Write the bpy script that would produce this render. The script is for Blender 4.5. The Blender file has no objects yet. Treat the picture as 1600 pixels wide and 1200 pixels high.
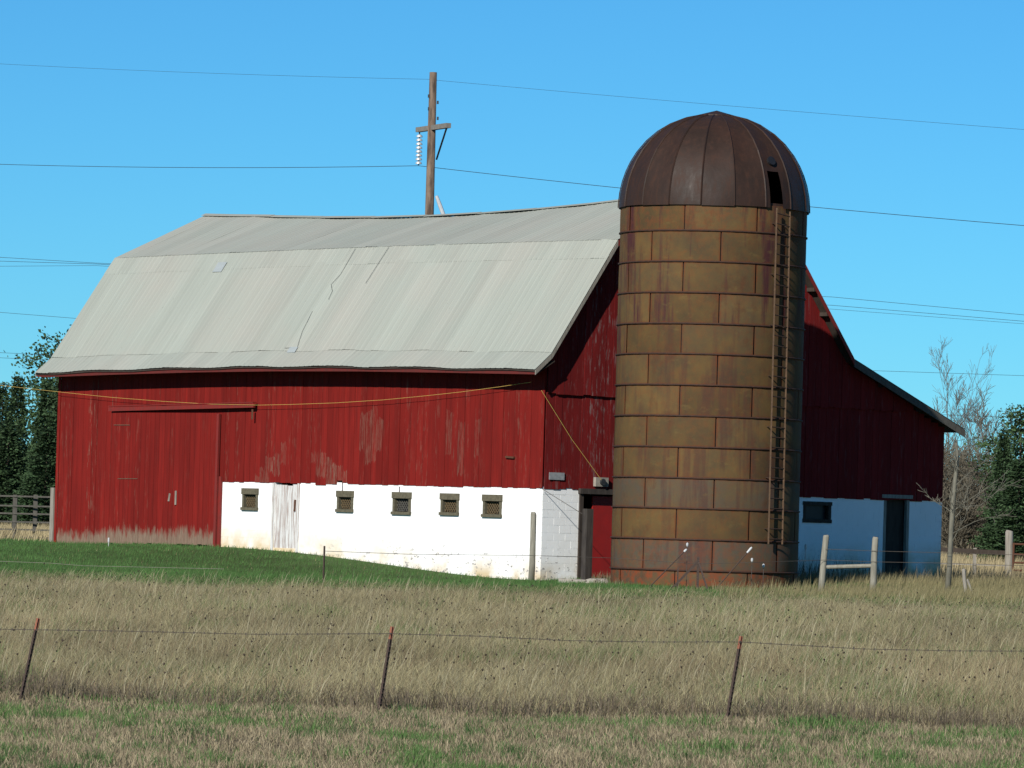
import bpy, bmesh, math, random
import numpy as np
from mathutils import Vector, Matrix

random.seed(7)
rng = np.random.default_rng(7)
scene = bpy.context.scene
col = scene.collection
RAD = math.radians

# ------------------------------------------------------------------ camera
F = 7800.0            # focal length in pixels of a 1600 px wide frame (long telephoto)
EYE = 2.6
ROLL = RAD(1.65)
PITCH = math.atan(213.0 / F)
cam_data = bpy.data.cameras.new('camera')
cam_data.sensor_width = 36.0
cam_data.lens = 36.0 * F / 1600.0
cam_data.clip_start = 1.0
cam_data.clip_end = 9000.0
cam = bpy.data.objects.new('camera', cam_data)
col.objects.link(cam)
CM = Matrix.Rotation(math.pi / 2 + PITCH, 4, 'X') @ Matrix.Rotation(ROLL, 4, 'Z')
cam.matrix_world = Matrix.Translation((0, 0, EYE)) @ CM
scene.camera = cam

# ------------------------------------------------------------------ sky, sun, exposure
SUN_EL = 30.0
SUN_AZ = 27.0         # degrees to the left of straight behind the camera
to_sun = Vector((-math.sin(RAD(SUN_AZ)) * math.cos(RAD(SUN_EL)),
                 -math.cos(RAD(SUN_AZ)) * math.cos(RAD(SUN_EL)), math.sin(RAD(SUN_EL))))
world = bpy.data.worlds.new('World')
scene.world = world
world.use_nodes = True
wn, wl = world.node_tree.nodes, world.node_tree.links
bg = wn['Background']
sky = wn.new('ShaderNodeTexSky')
sky.sky_type = 'NISHITA'
sky.sun_disc = False
sky.sun_elevation = RAD(SUN_EL)
sky.sun_rotation = math.atan2(to_sun.x, to_sun.y)
sky.altitude = 0.0
sky.air_density = 0.8
sky.dust_density = 0.0
sky.ozone_density = 10.0
grade = wn.new('ShaderNodeMix'); grade.data_type = 'RGBA'; grade.blend_type = 'MULTIPLY'   # camera's cyan-leaning colour response, whole sky alike
grade.inputs[0].default_value = 1.0; grade.inputs[7].default_value = (.52, 1.02, 1.03, 1)
wl.new(sky.outputs[0], grade.inputs[6]); wl.new(grade.outputs[2], bg.inputs[0])
bg.inputs[1].default_value = 0.085
sun_data = bpy.data.lights.new('sun', 'SUN')
sun_data.energy = 5.0
sun_data.angle = RAD(0.5)
sun_data.color = (1.0, 0.95, 0.87)
sun = bpy.data.objects.new('sun', sun_data)
col.objects.link(sun)
sun.rotation_euler = to_sun.to_track_quat('Z', 'Y').to_euler()
scene.view_settings.view_transform = 'Standard'
scene.view_settings.look = 'None'
scene.view_settings.exposure = 0.2
scene.view_settings.gamma = 1.0

# ------------------------------------------------------------------ measuring helpers
O = Vector((0, 0, EYE))
CM3 = CM.to_3x3()
def ray(x, y):
    return CM3 @ Vector(((x - 800) / F, -(y - 600) / F, -1.0))
def at(x, y, Y):
    d = ray(x, y)
    return O + d * (Y / d.y)
TH = RAD(50)
FL = Vector((-math.cos(TH), math.sin(TH), 0))      # along the long front of the barn
GW = Vector((math.sin(TH), math.cos(TH), 0))       # along the gable end
P0 = at(848, 760, 130); P0.z = 0
UP = Vector((0, 0, 1))
def B(l, w, z):
    return P0 + FL * l + GW * w + UP * z
def front(x, y, off=0.0):
    d = ray(x, y)
    t = ((P0 - O).dot(GW) + off) / d.dot(GW)
    p = O + d * t
    return (p - P0).dot(FL), p.z
def gable(x, y, off=0.0):
    d = ray(x, y)
    t = ((P0 - O).dot(FL) + off) / d.dot(FL)
    p = O + d * t
    return (p - P0).dot(GW), p.z

# ------------------------------------------------------------------ mesh helpers
ORG = {}
def set_props(o, label=None, cat=None, group=None, kind=None):
    if label: o['label'] = label
    if cat: o['category'] = cat
    if group: o['group'] = group
    if kind: o['kind'] = kind
    return o
def thing(name, loc, label, cat, group=None):
    o = bpy.data.objects.new(name, None)
    o.empty_display_size = 0.2
    col.objects.link(o)
    o.location = loc
    ORG[o] = Vector(loc)
    return set_props(o, label, cat, group)
class MB:
    def __init__(s):
        s.v = []; s.f = []; s.smooth = False
    def quad(s, a, b, c, d):
        n = len(s.v); s.v += [Vector(a), Vector(b), Vector(c), Vector(d)]; s.f.append((n, n+1, n+2, n+3))
    def hexa(s, p):
        """eight corners: bottom ring 0-3, top ring 4-7"""
        n = len(s.v); s.v += [Vector(q) for q in p]
        for f in ((3, 2, 1, 0), (4, 5, 6, 7), (0, 1, 5, 4), (1, 2, 6, 5), (2, 3, 7, 6), (3, 0, 4, 7)):
            s.f.append(tuple(n + i for i in f))
    def bar(s, a, b, wx, wy, side=None):
        """rectangular bar from a to b, wx across 'side', wy across the other"""
        a, b = Vector(a), Vector(b); d = (b - a).normalized()
        if side is None: side = Vector((1, 0, 0)) if abs(d.x) < .9 else Vector((0, 1, 0))
        side = Vector(side)
        side = (side - d * side.dot(d)).normalized(); o = d.cross(side)
        X, Y = side * wx / 2, o * wy / 2
        s.hexa([a - X - Y, a + X - Y, a + X + Y, a - X + Y, b - X - Y, b + X - Y, b + X + Y, b - X + Y])
    def tube(s, pts, rads, n=6, cap=True):
        pts = [Vector(p) for p in pts]; base = len(s.v); ref = None
        for i, p in enumerate(pts):
            d = (pts[min(i+1, len(pts)-1)] - pts[max(i-1, 0)]).normalized()
            if ref is None: ref = Vector((0, 0, 1)) if abs(d.z) < .9 else Vector((1, 0, 0))
            x = d.cross(ref).normalized(); y = d.cross(x); ref = x.cross(d)
            r = rads[i] if hasattr(rads, '__len__') else rads
            for k in range(n):
                a = 2 * math.pi * k / n
                s.v.append(p + x * (r * math.cos(a)) + y * (r * math.sin(a)))
        for i in range(len(pts) - 1):
            for k in range(n):
                a = base + i*n + k; b = base + i*n + (k+1) % n
                s.f.append((a, b, b + n, a + n))
        if cap:
            s.f.append(tuple(base + k for k in range(n))[::-1])
            s.f.append(tuple(base + (len(pts)-1)*n + k for k in range(n)))
    def build(s, name, mat, parent=None, smooth=False):
        org = Vector((0, 0, 0))
        if parent is not None:
            org = ORG[parent]
        me = bpy.data.meshes.new(name)
        me.from_pydata([tuple(v - org) for v in s.v], [], s.f)
        if smooth:
            bm = bmesh.new(); bm.from_mesh(me); bmesh.ops.remove_doubles(bm, verts=bm.verts, dist=1e-4); bm.to_mesh(me); bm.free()
            me.polygons.foreach_set('use_smooth', [True] * len(me.polygons))
        me.materials.append(mat)
        o = bpy.data.objects.new(name, me)
        col.objects.link(o)
        if parent is not None: o.parent = parent
        ORG[o] = org
        return o
def build_at(mb, name, mat, label, cat, group=None, smooth=False, base=None):
    """a thing that is one mesh, its origin at its base"""
    lo = base or Vector((sum(v.x for v in mb.v)/len(mb.v), sum(v.y for v in mb.v)/len(mb.v), min(v.z for v in mb.v)))
    me = bpy.data.meshes.new(name)
    me.from_pydata([tuple(v - lo) for v in mb.v], [], mb.f)
    if smooth: me.polygons.foreach_set('use_smooth', [True] * len(me.polygons))
    me.materials.append(mat)
    o = bpy.data.objects.new(name, me); col.objects.link(o); o.location = lo
    ORG[o] = lo
    return set_props(o, label, cat, group)
def fast_mesh(name, verts, faces_flat, sizes, mat, colors=None):
    """numpy mesh with optional per-vertex colour"""
    me = bpy.data.meshes.new(name)
    nv = len(verts)
    me.vertices.add(nv); me.vertices.foreach_set('co', verts.astype(np.float32).ravel())
    me.loops.add(len(faces_flat)); me.loops.foreach_set('vertex_index', faces_flat.astype(np.int32))
    starts = np.concatenate(([0], np.cumsum(sizes)[:-1])).astype(np.int32)
    me.polygons.add(len(sizes)); me.polygons.foreach_set('loop_start', starts)
    me.polygons.foreach_set('loop_total', sizes.astype(np.int32))
    if colors is not None:
        a = me.color_attributes.new('tint', 'FLOAT_COLOR', 'POINT')
        c = np.ones((nv, 4), np.float32); c[:, :3] = colors
        a.data.foreach_set('color', c.ravel())
    me.update(); me.validate()
    me.materials.append(mat)
    return me

# ------------------------------------------------------------------ material helpers
class NT:
    def __init__(s, name, rough=0.8, spec=0.3, metal=0.0):
        s.m = bpy.data.materials.new(name); s.m.use_nodes = True
        s.t = s.m.node_tree; s.n = s.t.nodes; s.l = s.t.links
        s.b = s.n['Principled BSDF']
        s.b.inputs['Roughness'].default_value = rough
        s.b.inputs['Specular IOR Level'].default_value = spec
        s.b.inputs['Metallic'].default_value = metal
    def link(s, a, b): s.l.new(a, b)
    def node(s, t, **k):
        n = s.n.new(t)
        for a, v in k.items(): setattr(n, a, v)
        return n
    def pos(s, scale=(1, 1, 1), objspace=False, frame=False):
        if objspace: src = s.node('ShaderNodeTexCoord').outputs['Object']
        else: src = s.node('ShaderNodeNewGeometry').outputs['Position']
        mp = s.node('ShaderNodeMapping'); mp.inputs['Scale'].default_value = scale
        if frame:      # barn frame: X along the front, Y along the gable
            r = s.node('ShaderNodeMapping'); r.inputs['Rotation'].default_value = (0, 0, -(math.pi - TH))
            s.link(src, r.inputs[0]); src = r.outputs[0]
        s.link(src, mp.inputs[0]); return mp.outputs[0]
    def noise(s, vec, scale=1.0, detail=4.0, rough=0.6):
        n = s.node('ShaderNodeTexNoise'); n.inputs['Scale'].default_value = scale
        n.inputs['Detail'].default_value = detail; n.inputs['Roughness'].default_value = rough
        s.link(vec, n.inputs['Vector']); return n.outputs['Fac']
    def ramp(s, fac, stops):
        r = s.node('ShaderNodeValToRGB'); e = r.color_ramp.elements
        while len(e) < len(stops): e.new(0.5)
        for i, (p, c) in enumerate(stops):
            e[i].position = p
            e[i].color = (c, c, c, 1) if not hasattr(c, '__len__') else (*c, 1)
        s.link(fac, r.inputs[0]); return r.outputs[0]
    def mix(s, fac, a, b, mode='MIX'):
        m = s.node('ShaderNodeMix', data_type='RGBA', blend_type=mode)
        for sock, v in ((m.inputs[0], fac), (m.inputs[6], a), (m.inputs[7], b)):
            if hasattr(v, 'is_linked') or hasattr(v, 'links'): s.link(v, sock)
            elif hasattr(v, '__len__'): sock.default_value = (*v, 1) if len(v) == 3 else v
            else: sock.default_value = v
        return m.outputs[2]
    def math(s, op, a, b=None, clamp=False):
        m = s.node('ShaderNodeMath', operation=op, use_clamp=clamp)
        for sock, v in ((m.inputs[0], a), (m.inputs[1], b)):
            if v is None: continue
            if hasattr(v, 'links'): s.link(v, sock)
            else: sock.default_value = v
        return m.outputs[0]
    def attr(s, name, kind='OBJECT', out='Fac'):
        a = s.node('ShaderNodeAttribute', attribute_type=kind, attribute_name=name); return a.outputs[out]
    def rand(s): return s.node('ShaderNodeObjectInfo').outputs['Random']
    def color(s, c):
        if hasattr(c, 'links'): s.link(c, s.b.inputs['Base Color'])
        else: s.b.inputs['Base Color'].default_value = (*c, 1)
        return s
    def bump(s, h, strength=0.3, dist=0.01):
        b = s.node('ShaderNodeBump'); b.inputs['Strength'].default_value = strength; b.inputs['Distance'].default_value = dist
        s.link(h, b.inputs['Height']); s.link(b.outputs[0], s.b.inputs['Normal']); return s
def vary(name, c1, c2, scale=3.0, rough=0.8, stretch=(1, 1, 1), spec=0.3, metal=0.0, bump=0.3, dist=0.01, lo=.3, hi=.7):
    k = NT(name, rough, spec, metal)
    n = k.noise(k.pos(stretch), scale, 6)
    k.color(k.mix(k.ramp(n, [(lo, 0.0), (hi, 1.0)]), c1, c2))
    if bump: k.bump(n, bump, dist)
    return k.m

M = {}
def red_boards(name, base, base2, worn, fade=0.0):
    k = NT(name, 0.85, 0.12)
    p = k.pos((1, 1, 0.09))
    grain = k.noise(p, 34, 6, 0.65)
    streak = k.noise(p, 7.0, 5, 0.6)
    big = k.noise(k.pos((1, 1, .5)), 0.7, 4)
    c = k.mix(k.ramp(streak, [(.3, 0.0), (.72, 1.0)]), base, base2)
    c = k.mix(k.ramp(big, [(.35, 0.0), (.7, .55)]), c, [x * .62 for x in base])
    val = k.math('ADD', k.math('MULTIPLY', k.rand(), .24), .86)
    c = k.mix(1.0, c, k.node('ShaderNodeCombineColor').outputs[0], 'MIX') if False else c
    hs = k.node('ShaderNodeHueSaturation'); k.link(c, hs.inputs['Color']); k.link(val, hs.inputs['Value']); c = hs.outputs[0]
    wood = k.mix(k.ramp(grain, [(.3, 0.0), (.7, 1.0)]), worn, [x * .5 for x in worn])
    # bare wood where the paint has gone: along the ground, and on the boards marked as worn
    zz = k.node('ShaderNodeSeparateXYZ'); k.link(k.node('ShaderNodeNewGeometry').outputs['Position'], zz.inputs[0])
    z = zz.outputs[2]
    jag = k.math('MULTIPLY', k.math('SUBTRACT', k.noise(k.pos((1, 1, .25)), 6, 5, .7), .5), 1.1)
    low = k.math('SUBTRACT', k.attr('bare_below'), k.math('ADD', z, jag))
    low = k.math('MULTIPLY', low, 4.0, True)
    inb = k.math('MULTIPLY', k.math('GREATER_THAN', k.math('ADD', z, k.math('MULTIPLY', jag, .5)), k.attr('worn_from')),
                 k.math('LESS_THAN', k.math('ADD', z, k.math('MULTIPLY', jag, .5)), k.attr('worn_to')))
    flake = k.ramp(k.noise(p, 22, 7, .75), [(.44, 0.0), (.68, 1.0)])
    patch = k.math('MULTIPLY', k.math('MULTIPLY', inb, flake), k.attr('wear'))
    allov = k.math('MULTIPLY', k.ramp(k.noise(k.pos((1, 1, .16)), 13, 6, .7), [(.54, 0.0), (.66, 1.0)]), k.math('ADD', k.attr('fade'), fade))
    fac = k.math('MAXIMUM', k.math('MULTIPLY', low, .85), k.math('MAXIMUM', patch, allov), True)
    k.color(k.mix(fac, c, wood))
    k.bump(k.math('ADD', grain, streak), .35, .008)
    return k.m
M['red'] = red_boards('red_paint', (.200, .0125, .009), (.115, .009, .007), (.25, .195, .14))
M['red_gable'] = red_boards('red_paint_weathered', (.182, .0125, .012), (.115, .010, .010), (.24, .17, .16), .10)
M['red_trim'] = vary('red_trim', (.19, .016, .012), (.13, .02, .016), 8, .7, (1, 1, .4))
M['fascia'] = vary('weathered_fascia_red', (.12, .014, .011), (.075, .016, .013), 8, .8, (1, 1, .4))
M['red_door'] = vary('red_door_paint', (.27, .012, .01), (.22, .012, .01), 4, .6)
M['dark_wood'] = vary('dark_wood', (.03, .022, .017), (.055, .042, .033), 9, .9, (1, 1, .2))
M['grey_wood'] = vary('weathered_grey_wood', (.17, .15, .125), (.30, .28, .235), 20, .9, (1, 1, .12))
M['old_rail'] = vary('old_grey_rail', (.05, .047, .04), (.10, .094, .08), 20, .9, (1, 1, .3))
M['pale_wood'] = vary('pale_post_wood', (.15, .14, .11), (.27, .255, .205), 22, .9, (1, 1, .12))
M['tie_wood'] = vary('old_railway_tie', (.022, .018, .016), (.06, .05, .042), 14, .9, (1, 1, .15))
M['frame_wood'] = vary('window_frame_wood', (.07, .062, .040), (.13, .115, .075), 14, .9)
M['lattice'] = vary('lattice_wood', (.085, .06, .03), (.13, .095, .05), 20, .9)
M['black'] = vary('dark_pane_and_hole', (.010, .010, .012), (.02, .02, .022), 4, .35, bump=0)  # near-black for panes, and for the shade inside vent and hatch
M['rust'] = vary('rusty_steel', (.11, .04, .018), (.055, .028, .018), 30, .85)
M['post_brown'] = vary('rusty_brown_post', (.07, .045, .035), (.035, .025, .02), 30, .8)
M['orange'] = vary('orange_paint', (.27, .095, .05), (.17, .065, .04), 30, .7)
M['wire'] = vary('dull_wire', (.06, .05, .045), (.10, .085, .07), 20, .6, metal=.4, bump=0)
M['cable'] = vary('black_cable', (.018, .02, .022), (.03, .032, .036), 5, .6, bump=0)
M['cord'] = vary('yellow_cord', (.55, .36, .09), (.42, .28, .08), 12, .7, bump=0)
M['porcelain'] = vary('porcelain', (.42, .45, .47), (.32, .35, .37), 6, .25, spec=.6, bump=0)
M['white_plastic'] = vary('white_plastic', (.50, .51, .51), (.40, .41, .41), 8, .4, bump=0)
M['grey_metal'] = vary('galvanised_patch', (.36, .37, .37), (.24, .25, .26), 12, .5, metal=.2)
M['pole'] = vary('utility_pole_wood', (.19, .135, .095), (.055, .040, .030), 8, .9, (1, 1, .18), lo=.38, hi=.62)
M['arm'] = vary('cross_arm_wood', (.13, .125, .11), (.22, .20, .17), 9, .9)
M['stone'] = vary('pale_stone', (.34, .31, .26), (.22, .2, .17), 7, .9)

# white washed block
k = NT('whitewashed_block', .85, .2)
n1 = k.noise(k.pos(), 1.1, 6); n2 = k.noise(k.pos((1, 1, 1.6)), 5.5, 5, .7)
c = k.mix(k.ramp(n1, [(.35, 0.0), (.75, 1.0)]), (.86, .86, .85), (.79, .79, .77))
sp = k.node('ShaderNodeSeparateXYZ'); k.link(k.node('ShaderNodeNewGeometry').outputs['Position'], sp.inputs[0])
# splash stain and flaked spots near the ground
hgt = k.math('SUBTRACT', sp.outputs[2], k.math('ADD', k.math('MULTIPLY', sp.outputs[1], .046), -4.88))
lowm = k.math('SUBTRACT', 1.0, k.math('MULTIPLY', hgt, 1.15), True)
c = k.mix(k.math('MULTIPLY', k.math('MULTIPLY', lowm, lowm), k.ramp(n1, [(.38, 0.0), (.62, .85)])), c, (.50, .37, .19))
rightw = k.math('MULTIPLY', k.math('SUBTRACT', 138.0, sp.outputs[1]), .22, True)
leftw = k.math('MULTIPLY', k.math('SUBTRACT', sp.outputs[1], 133.5), .2, True)
fl = k.math('MULTIPLY', k.math('MULTIPLY', k.ramp(n2, [(.585, 0.0), (.62, 1.0)]), rightw), k.math('MULTIPLY', lowm, 1.5, True))
c = k.mix(k.math('MULTIPLY', k.math('MULTIPLY', lowm, leftw), k.ramp(n1, [(.3, .25), (.6, .9)])), c, (.58, .44, .23))
c = k.mix(fl, c, (.20, .19, .185))
k.color(c); k.bump(n2, .25, .01); M['block'] = k.m
k = NT('peeling_white_paint', .8, .2)
g = k.noise(k.pos((1, 1, .07)), 20, 6, .7)
k.color(k.mix(k.ramp(g, [(.44, 0.0), (.60, .8)]), (.60, .60, .58), (.26, .18, .15))); k.bump(g, .4, .008); M['white_door'] = k.m

# roof sheets: dull painted steel with faint stains
k = NT('roof_metal', .7, .2, .0)
pf = k.pos((1, .05, .05), frame=True)
st = k.noise(pf, 6.0, 5, .65); bg_n = k.noise(k.pos(), .35, 4)
c = k.mix(k.ramp(st, [(.3, 0.0), (.7, 1.0)]), (.305, .325, .283), (.270, .287, .248))
c = k.mix(k.ramp(bg_n, [(.42, 0.0), (.75, .6)]), c, (.320, .298, .258))
hs = k.node('ShaderNodeHueSaturation'); k.link(c, hs.inputs['Color'])
k.link(k.math('ADD', k.math('MULTIPLY', k.rand(), .10), .95), hs.inputs['Value'])
spot = k.ramp(k.noise(k.pos(), 9, 3, .6), [(.70, 0.0), (.76, .55)])
k.color(k.mix(spot, hs.outputs[0], (.14, .12, .10))); k.bump(st, .12, .01); M['roof'] = k.m
M['roof_patch'] = vary('bare_roof_patch', (.32, .35, .35), (.28, .305, .30), 9, .5)

# silo panels: ochre steel going to rust
k = NT('silo_ochre_steel', .8, .1, .0)
pz = k.pos((1, 1, 1)); a1 = k.noise(pz, 1.3, 6, .62); a2 = k.noise(pz, 6, 6, .7); a3 = k.noise(k.pos((1, 1, .10)), 2.8, 6, .62)
c = k.mix(k.ramp(a1, [(.35, 0.0), (.66, 1.0)]), (.112, .070, .026), (.070, .049, .024))
c = k.mix(k.ramp(a2, [(.50, 0.0), (.78, .45)]), c, (.14, .060, .02))
hs = k.node('ShaderNodeHueSaturation'); k.link(c, hs.inputs['Color'])
k.link(k.math('ADD', k.math('MULTIPLY', k.rand(), .30), .84), hs.inputs['Value']); c = hs.outputs[0]
c = k.mix(k.math('MULTIPLY', k.attr('grey'), k.ramp(a1, [(.3, .35), (.65, 1.0)])), c, (.075, .066, .050))
c = k.mix(k.math('MULTIPLY', k.ramp(a3, [(.50, 0.0), (.62, 1.0)]), k.attr('stain'), True), c, (.052, .020, .021))
# rust creeping in from each panel's edges
ed = k.attr('edge', 'GEOMETRY')
yel = k.ramp(k.noise(k.pos((1, 1, 2.2)), 2.1, 6, .7), [(.58, 0.0), (.74, .5)])
c = k.mix(yel, c, (.145, .100, .036))
blot = k.ramp(k.noise(k.pos((1, 1, .6)), .9, 7, .72), [(.55, 0.0), (.68, .7)])
c = k.mix(blot, c, (.070, .030, .016))
er = k.math('MULTIPLY', ed, k.ramp(a2, [(.30, .1), (.6, 1.0)]))
c = k.mix(k.math('MULTIPLY', er, .85, True), c, (.115, .034, .014))
c = k.mix(k.math('MULTIPLY', k.attr('rusty'), k.ramp(a2, [(.42, .0), (.62, .9)])), c, (.17, .045, .018))
k.color(c); k.bump(k.math('ADD', a1, a2), .18, .02); M['silo'] = k.m
M['seam'] = vary('silo_seam', (.028, .016, .012), (.06, .026, .015), 12, .8)
k = NT('dome_dark_rust', .6, .2, .0)
a1 = k.noise(k.pos(), 1.2, 6, .6); a2 = k.noise(k.pos((1, 1, .3)), 7, 6, .7)
c = k.mix(k.ramp(a1, [(.3, 0.0), (.7, 1.0)]), (.036, .018, .012), (.023, .014, .010))
c = k.mix(k.ramp(a2, [(.5, 0.0), (.75, .6)]), c, (.055, .022, .012))
k.color(c); k.bump(a1, .35, .05)
k.link(k.ramp(a2, [(.3, .46), (.7, .68)]), k.b.inputs['Roughness']); M['dome'] = k.m
M['rail_rust'] = vary('ladder_rusty_steel', (.11, .062, .03), (.055, .032, .018), 14, .7)
M['rung'] = vary('ladder_rung_steel', (.03, .019, .014), (.05, .028, .018), 20, .7)

# vegetation
def tinted(name, rough=.8, trans=0.0):
    k = NT(name, rough, .15)
    a = k.attr('tint', 'GEOMETRY', 'Color'); k.color(a)
    if trans:
        tr = k.node('ShaderNodeBsdfTranslucent'); k.link(a, tr.inputs[0])
        ms = k.node('ShaderNodeMixShader'); ms.inputs[0].default_value = trans
        k.link(k.b.outputs[0], ms.inputs[1]); k.link(tr.outputs[0], ms.inputs[2])
        k.link(ms.outputs[0], k.n['Material Output'].inputs[0])
    return k.m
M['grass'] = tinted('grass_blades', .75, .2)
M['needles'] = tinted('needles', .7, .1)
M['bark'] = vary('conifer_bark', (.06, .045, .035), (.11, .085, .065), 8, .9, (1, 1, .3))
M['grey_bark'] = vary('grey_bark', (.085, .078, .066), (.13, .118, .10), 9, .9, (1, 1, .3))
M['brown_twig'] = vary('brown_twigs', (.075, .066, .046), (.12, .105, .075), 6, .9, bump=0)
M['pale_bark'] = vary('pale_birch_bark', (.17, .162, .125), (.10, .094, .072), 10, .85, (1, 1, .5))
k = NT('ground_soil', .95, .1)
a = k.attr('tint', 'GEOMETRY', 'Color'); nn = k.noise(k.pos(), 7, 8, .7); nb = k.noise(k.pos(), 1.2, 5)
c = k.mix(1.0, a, k.mix(k.ramp(nn, [(.25, 0.0), (.75, 1.0)]), (.55, .55, .55), (1.25, 1.22, 1.15)), 'MULTIPLY')
c = k.mix(1.0, c, k.mix(k.ramp(nb, [(.3, 0.0), (.7, 1.0)]), (.8, .85, .75), (1.1, 1.05, 1.1)), 'MULTIPLY')
k.color(c); k.bump(nn, .6, .05); M['ground'] = k.m

# ------------------------------------------------------------------ terrain
ctrl = []
for x, y in ((345, 854), (426, 859), (510, 869), (615, 883), (720, 898), (825, 907), (200, 850), (92, 848)):
    l, z = front(x, y); p = B(l, 0, 0); ctrl.append((p.x, p.y, z))
    q = B(l, -3.5, 0); zz = z - .1 - .1 * (z - 1.1); ctrl.append((q.x, q.y, zz))
for x, y, Y in ((948, 914, 126.5), (1080, 918, 124.3), (1215, 916, 127.0), (1290, 924, 124.5), (1366, 931, 124.0), (1483, 927, 123.5),
                (1540, 918, 128.0), (900, 908, 128), (0, 897, 116), (800, 920, 117), (1300, 938, 115), (1600, 940, 116)):
    p = at(x, y, Y); ctrl.append((p.x, p.y, p.z))
for X, Y, z in ((12, 140, 1.25), (14, 134, 1.15), (-18, 150, 1.62), (-14, 158, 1.6), (16, 150, 1.3), (0, 160, 1.5), (-22, 130, 1.3), (24, 130, 1.1), (0, 104, .74), (-14, 104, .74), (14, 104, .74)):
    ctrl.append((X, Y, z))
ctrl = np.array(ctrl)
def base_h(Y):
    return np.interp(Y, [0, 40, 60, 67, 118, 145, 200, 400, 900], [-.6, -.25, -.05, 0.0, 1.02, 1.4, 1.5, 1.6, 1.0])
SIG = 6.0
_d = np.hypot(ctrl[:, None, 0] - ctrl[None, :, 0], ctrl[:, None, 1] - ctrl[None, :, 1])
_w = np.linalg.solve(np.exp(-(_d / SIG) ** 2) + np.eye(len(ctrl)) * .08, ctrl[:, 2] - base_h(ctrl[:, 1]))
def height(X, Y):
    X = np.asarray(X, float); Y = np.asarray(Y, float)
    h = base_h(Y).copy() if Y.ndim else base_h(Y)
    for (cx, cy, cz), w in zip(ctrl, _w):
        h = h + w * np.exp(-((X - cx) ** 2 + (Y - cy) ** 2) / SIG ** 2)
    h = h + .04 * np.sin(X * .9 + Y * .35) * np.sin(Y * .7 - X * .2) * np.clip((122 - Y) / 10, 0, 1)
    return h
def gz(x, y): return float(height(x, y))
def vnoise(X, Y, s, seed=0):
    """cheap smooth value noise in 0..1"""
    r = np.random.default_rng(seed); T = r.random((256, 256))
    u, v = X / s + 1000, Y / s + 1000
    i, j = np.floor(u).astype(int), np.floor(v).astype(int); fu, fv = u - i, v - j
    fu = fu * fu * (3 - 2 * fu); fv = fv * fv * (3 - 2 * fv)
    g = lambda a, b: T[a % 256, b % 256]
    return (g(i, j) * (1 - fu) + g(i + 1, j) * fu) * (1 - fv) + (g(i, j + 1) * (1 - fu) + g(i + 1, j + 1) * fu) * fv
def edge_far(X):   # where the tall dry grass gives way to lawn
    return 114.5 + 2.4 * (vnoise(X, X * 0, 2.2, 3) - .5) + 1.2 * (vnoise(X, X * 0, .6, 4) - .5)
def edge_near(X):
    return 66.9 + .7 * (vnoise(X, X * 0, 1.3, 5) - .5) - .02 * X
STRAW = np.array((.25, .195, .10)); GREEN = np.array((.062, .102, .032)); TAN = np.array((.165, .135, .085))
def zone_color(X, Y):
    n1 = vnoise(X, Y, 1.1, 11); n2 = vnoise(X, Y, .45, 12); n3 = vnoise(X, Y, 4.5, 13)
    c = np.zeros(X.shape + (3,))
    mown = np.clip((n1 * .6 + n2 * .4 - .62) * 5, 0, .8)[..., None]
    cm = TAN * (.85 + .3 * n3[..., None]) * (1 - mown) + np.array((.055, .10, .025)) * mown
    ct = np.array((.15, .125, .072)) * (.85 + .3 * n1[..., None])
    cl = GREEN * (.85 + .35 * n1[..., None])
    dry = np.clip((X - 5.0) / 7 + (n1 - .5) * 1.1, 0, .8)[..., None]
    cl = cl * (1 - dry) + np.array((.16, .14, .06)) * dry
    ef, en = edge_far(X), edge_near(X)
    t1 = np.clip((Y - en) / .5 + .5, 0, 1)[..., None]; t2 = np.clip((Y - ef) / 2.0 + .5, 0, 1)[..., None]
    t3 = np.clip((Y - 152 + 4 * n3) / 6, 0, 1)[..., None]
    c = cm * (1 - t1) + ct * t1; c = c * (1 - t2) + cl * t2
    c = c * (1 - t3) + np.array((.27, .21, .12)) * (.8 + .4 * n3[..., None]) * t3
    return c
xs = np.concatenate((np.linspace(-2600, -60, 16), np.linspace(-50, -26, 9), np.arange(-24, 24.01, .4), np.linspace(26, 50, 9), np.linspace(60, 2600, 16)))
ys = np.concatenate((np.linspace(-40, 42, 10), np.arange(46, 160, .4), np.linspace(161, 240, 40), np.linspace(260, 900, 20), np.linspace(1000, 5200, 10)))
GX, GY = np.meshgrid(xs, ys); GZ = height(GX, GY)
V = np.stack((GX, GY, GZ), -1).reshape(-1, 3)
nx, ny = len(xs), len(ys)
i, j = np.meshgrid(np.arange(nx - 1), np.arange(ny - 1)); a = (j * nx + i).ravel()
faces = np.stack((a, a + 1, a + nx + 1, a + nx), 1)
me = fast_mesh('ground', V, faces.ravel(), np.full(len(faces), 4), M['ground'], zone_color(GX, GY).reshape(-1, 3))
me.polygons.foreach_set('use_smooth', [True] * len(me.polygons))
g = bpy.data.objects.new('ground', me); col.objects.link(g); set_props(g, kind='structure')

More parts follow.
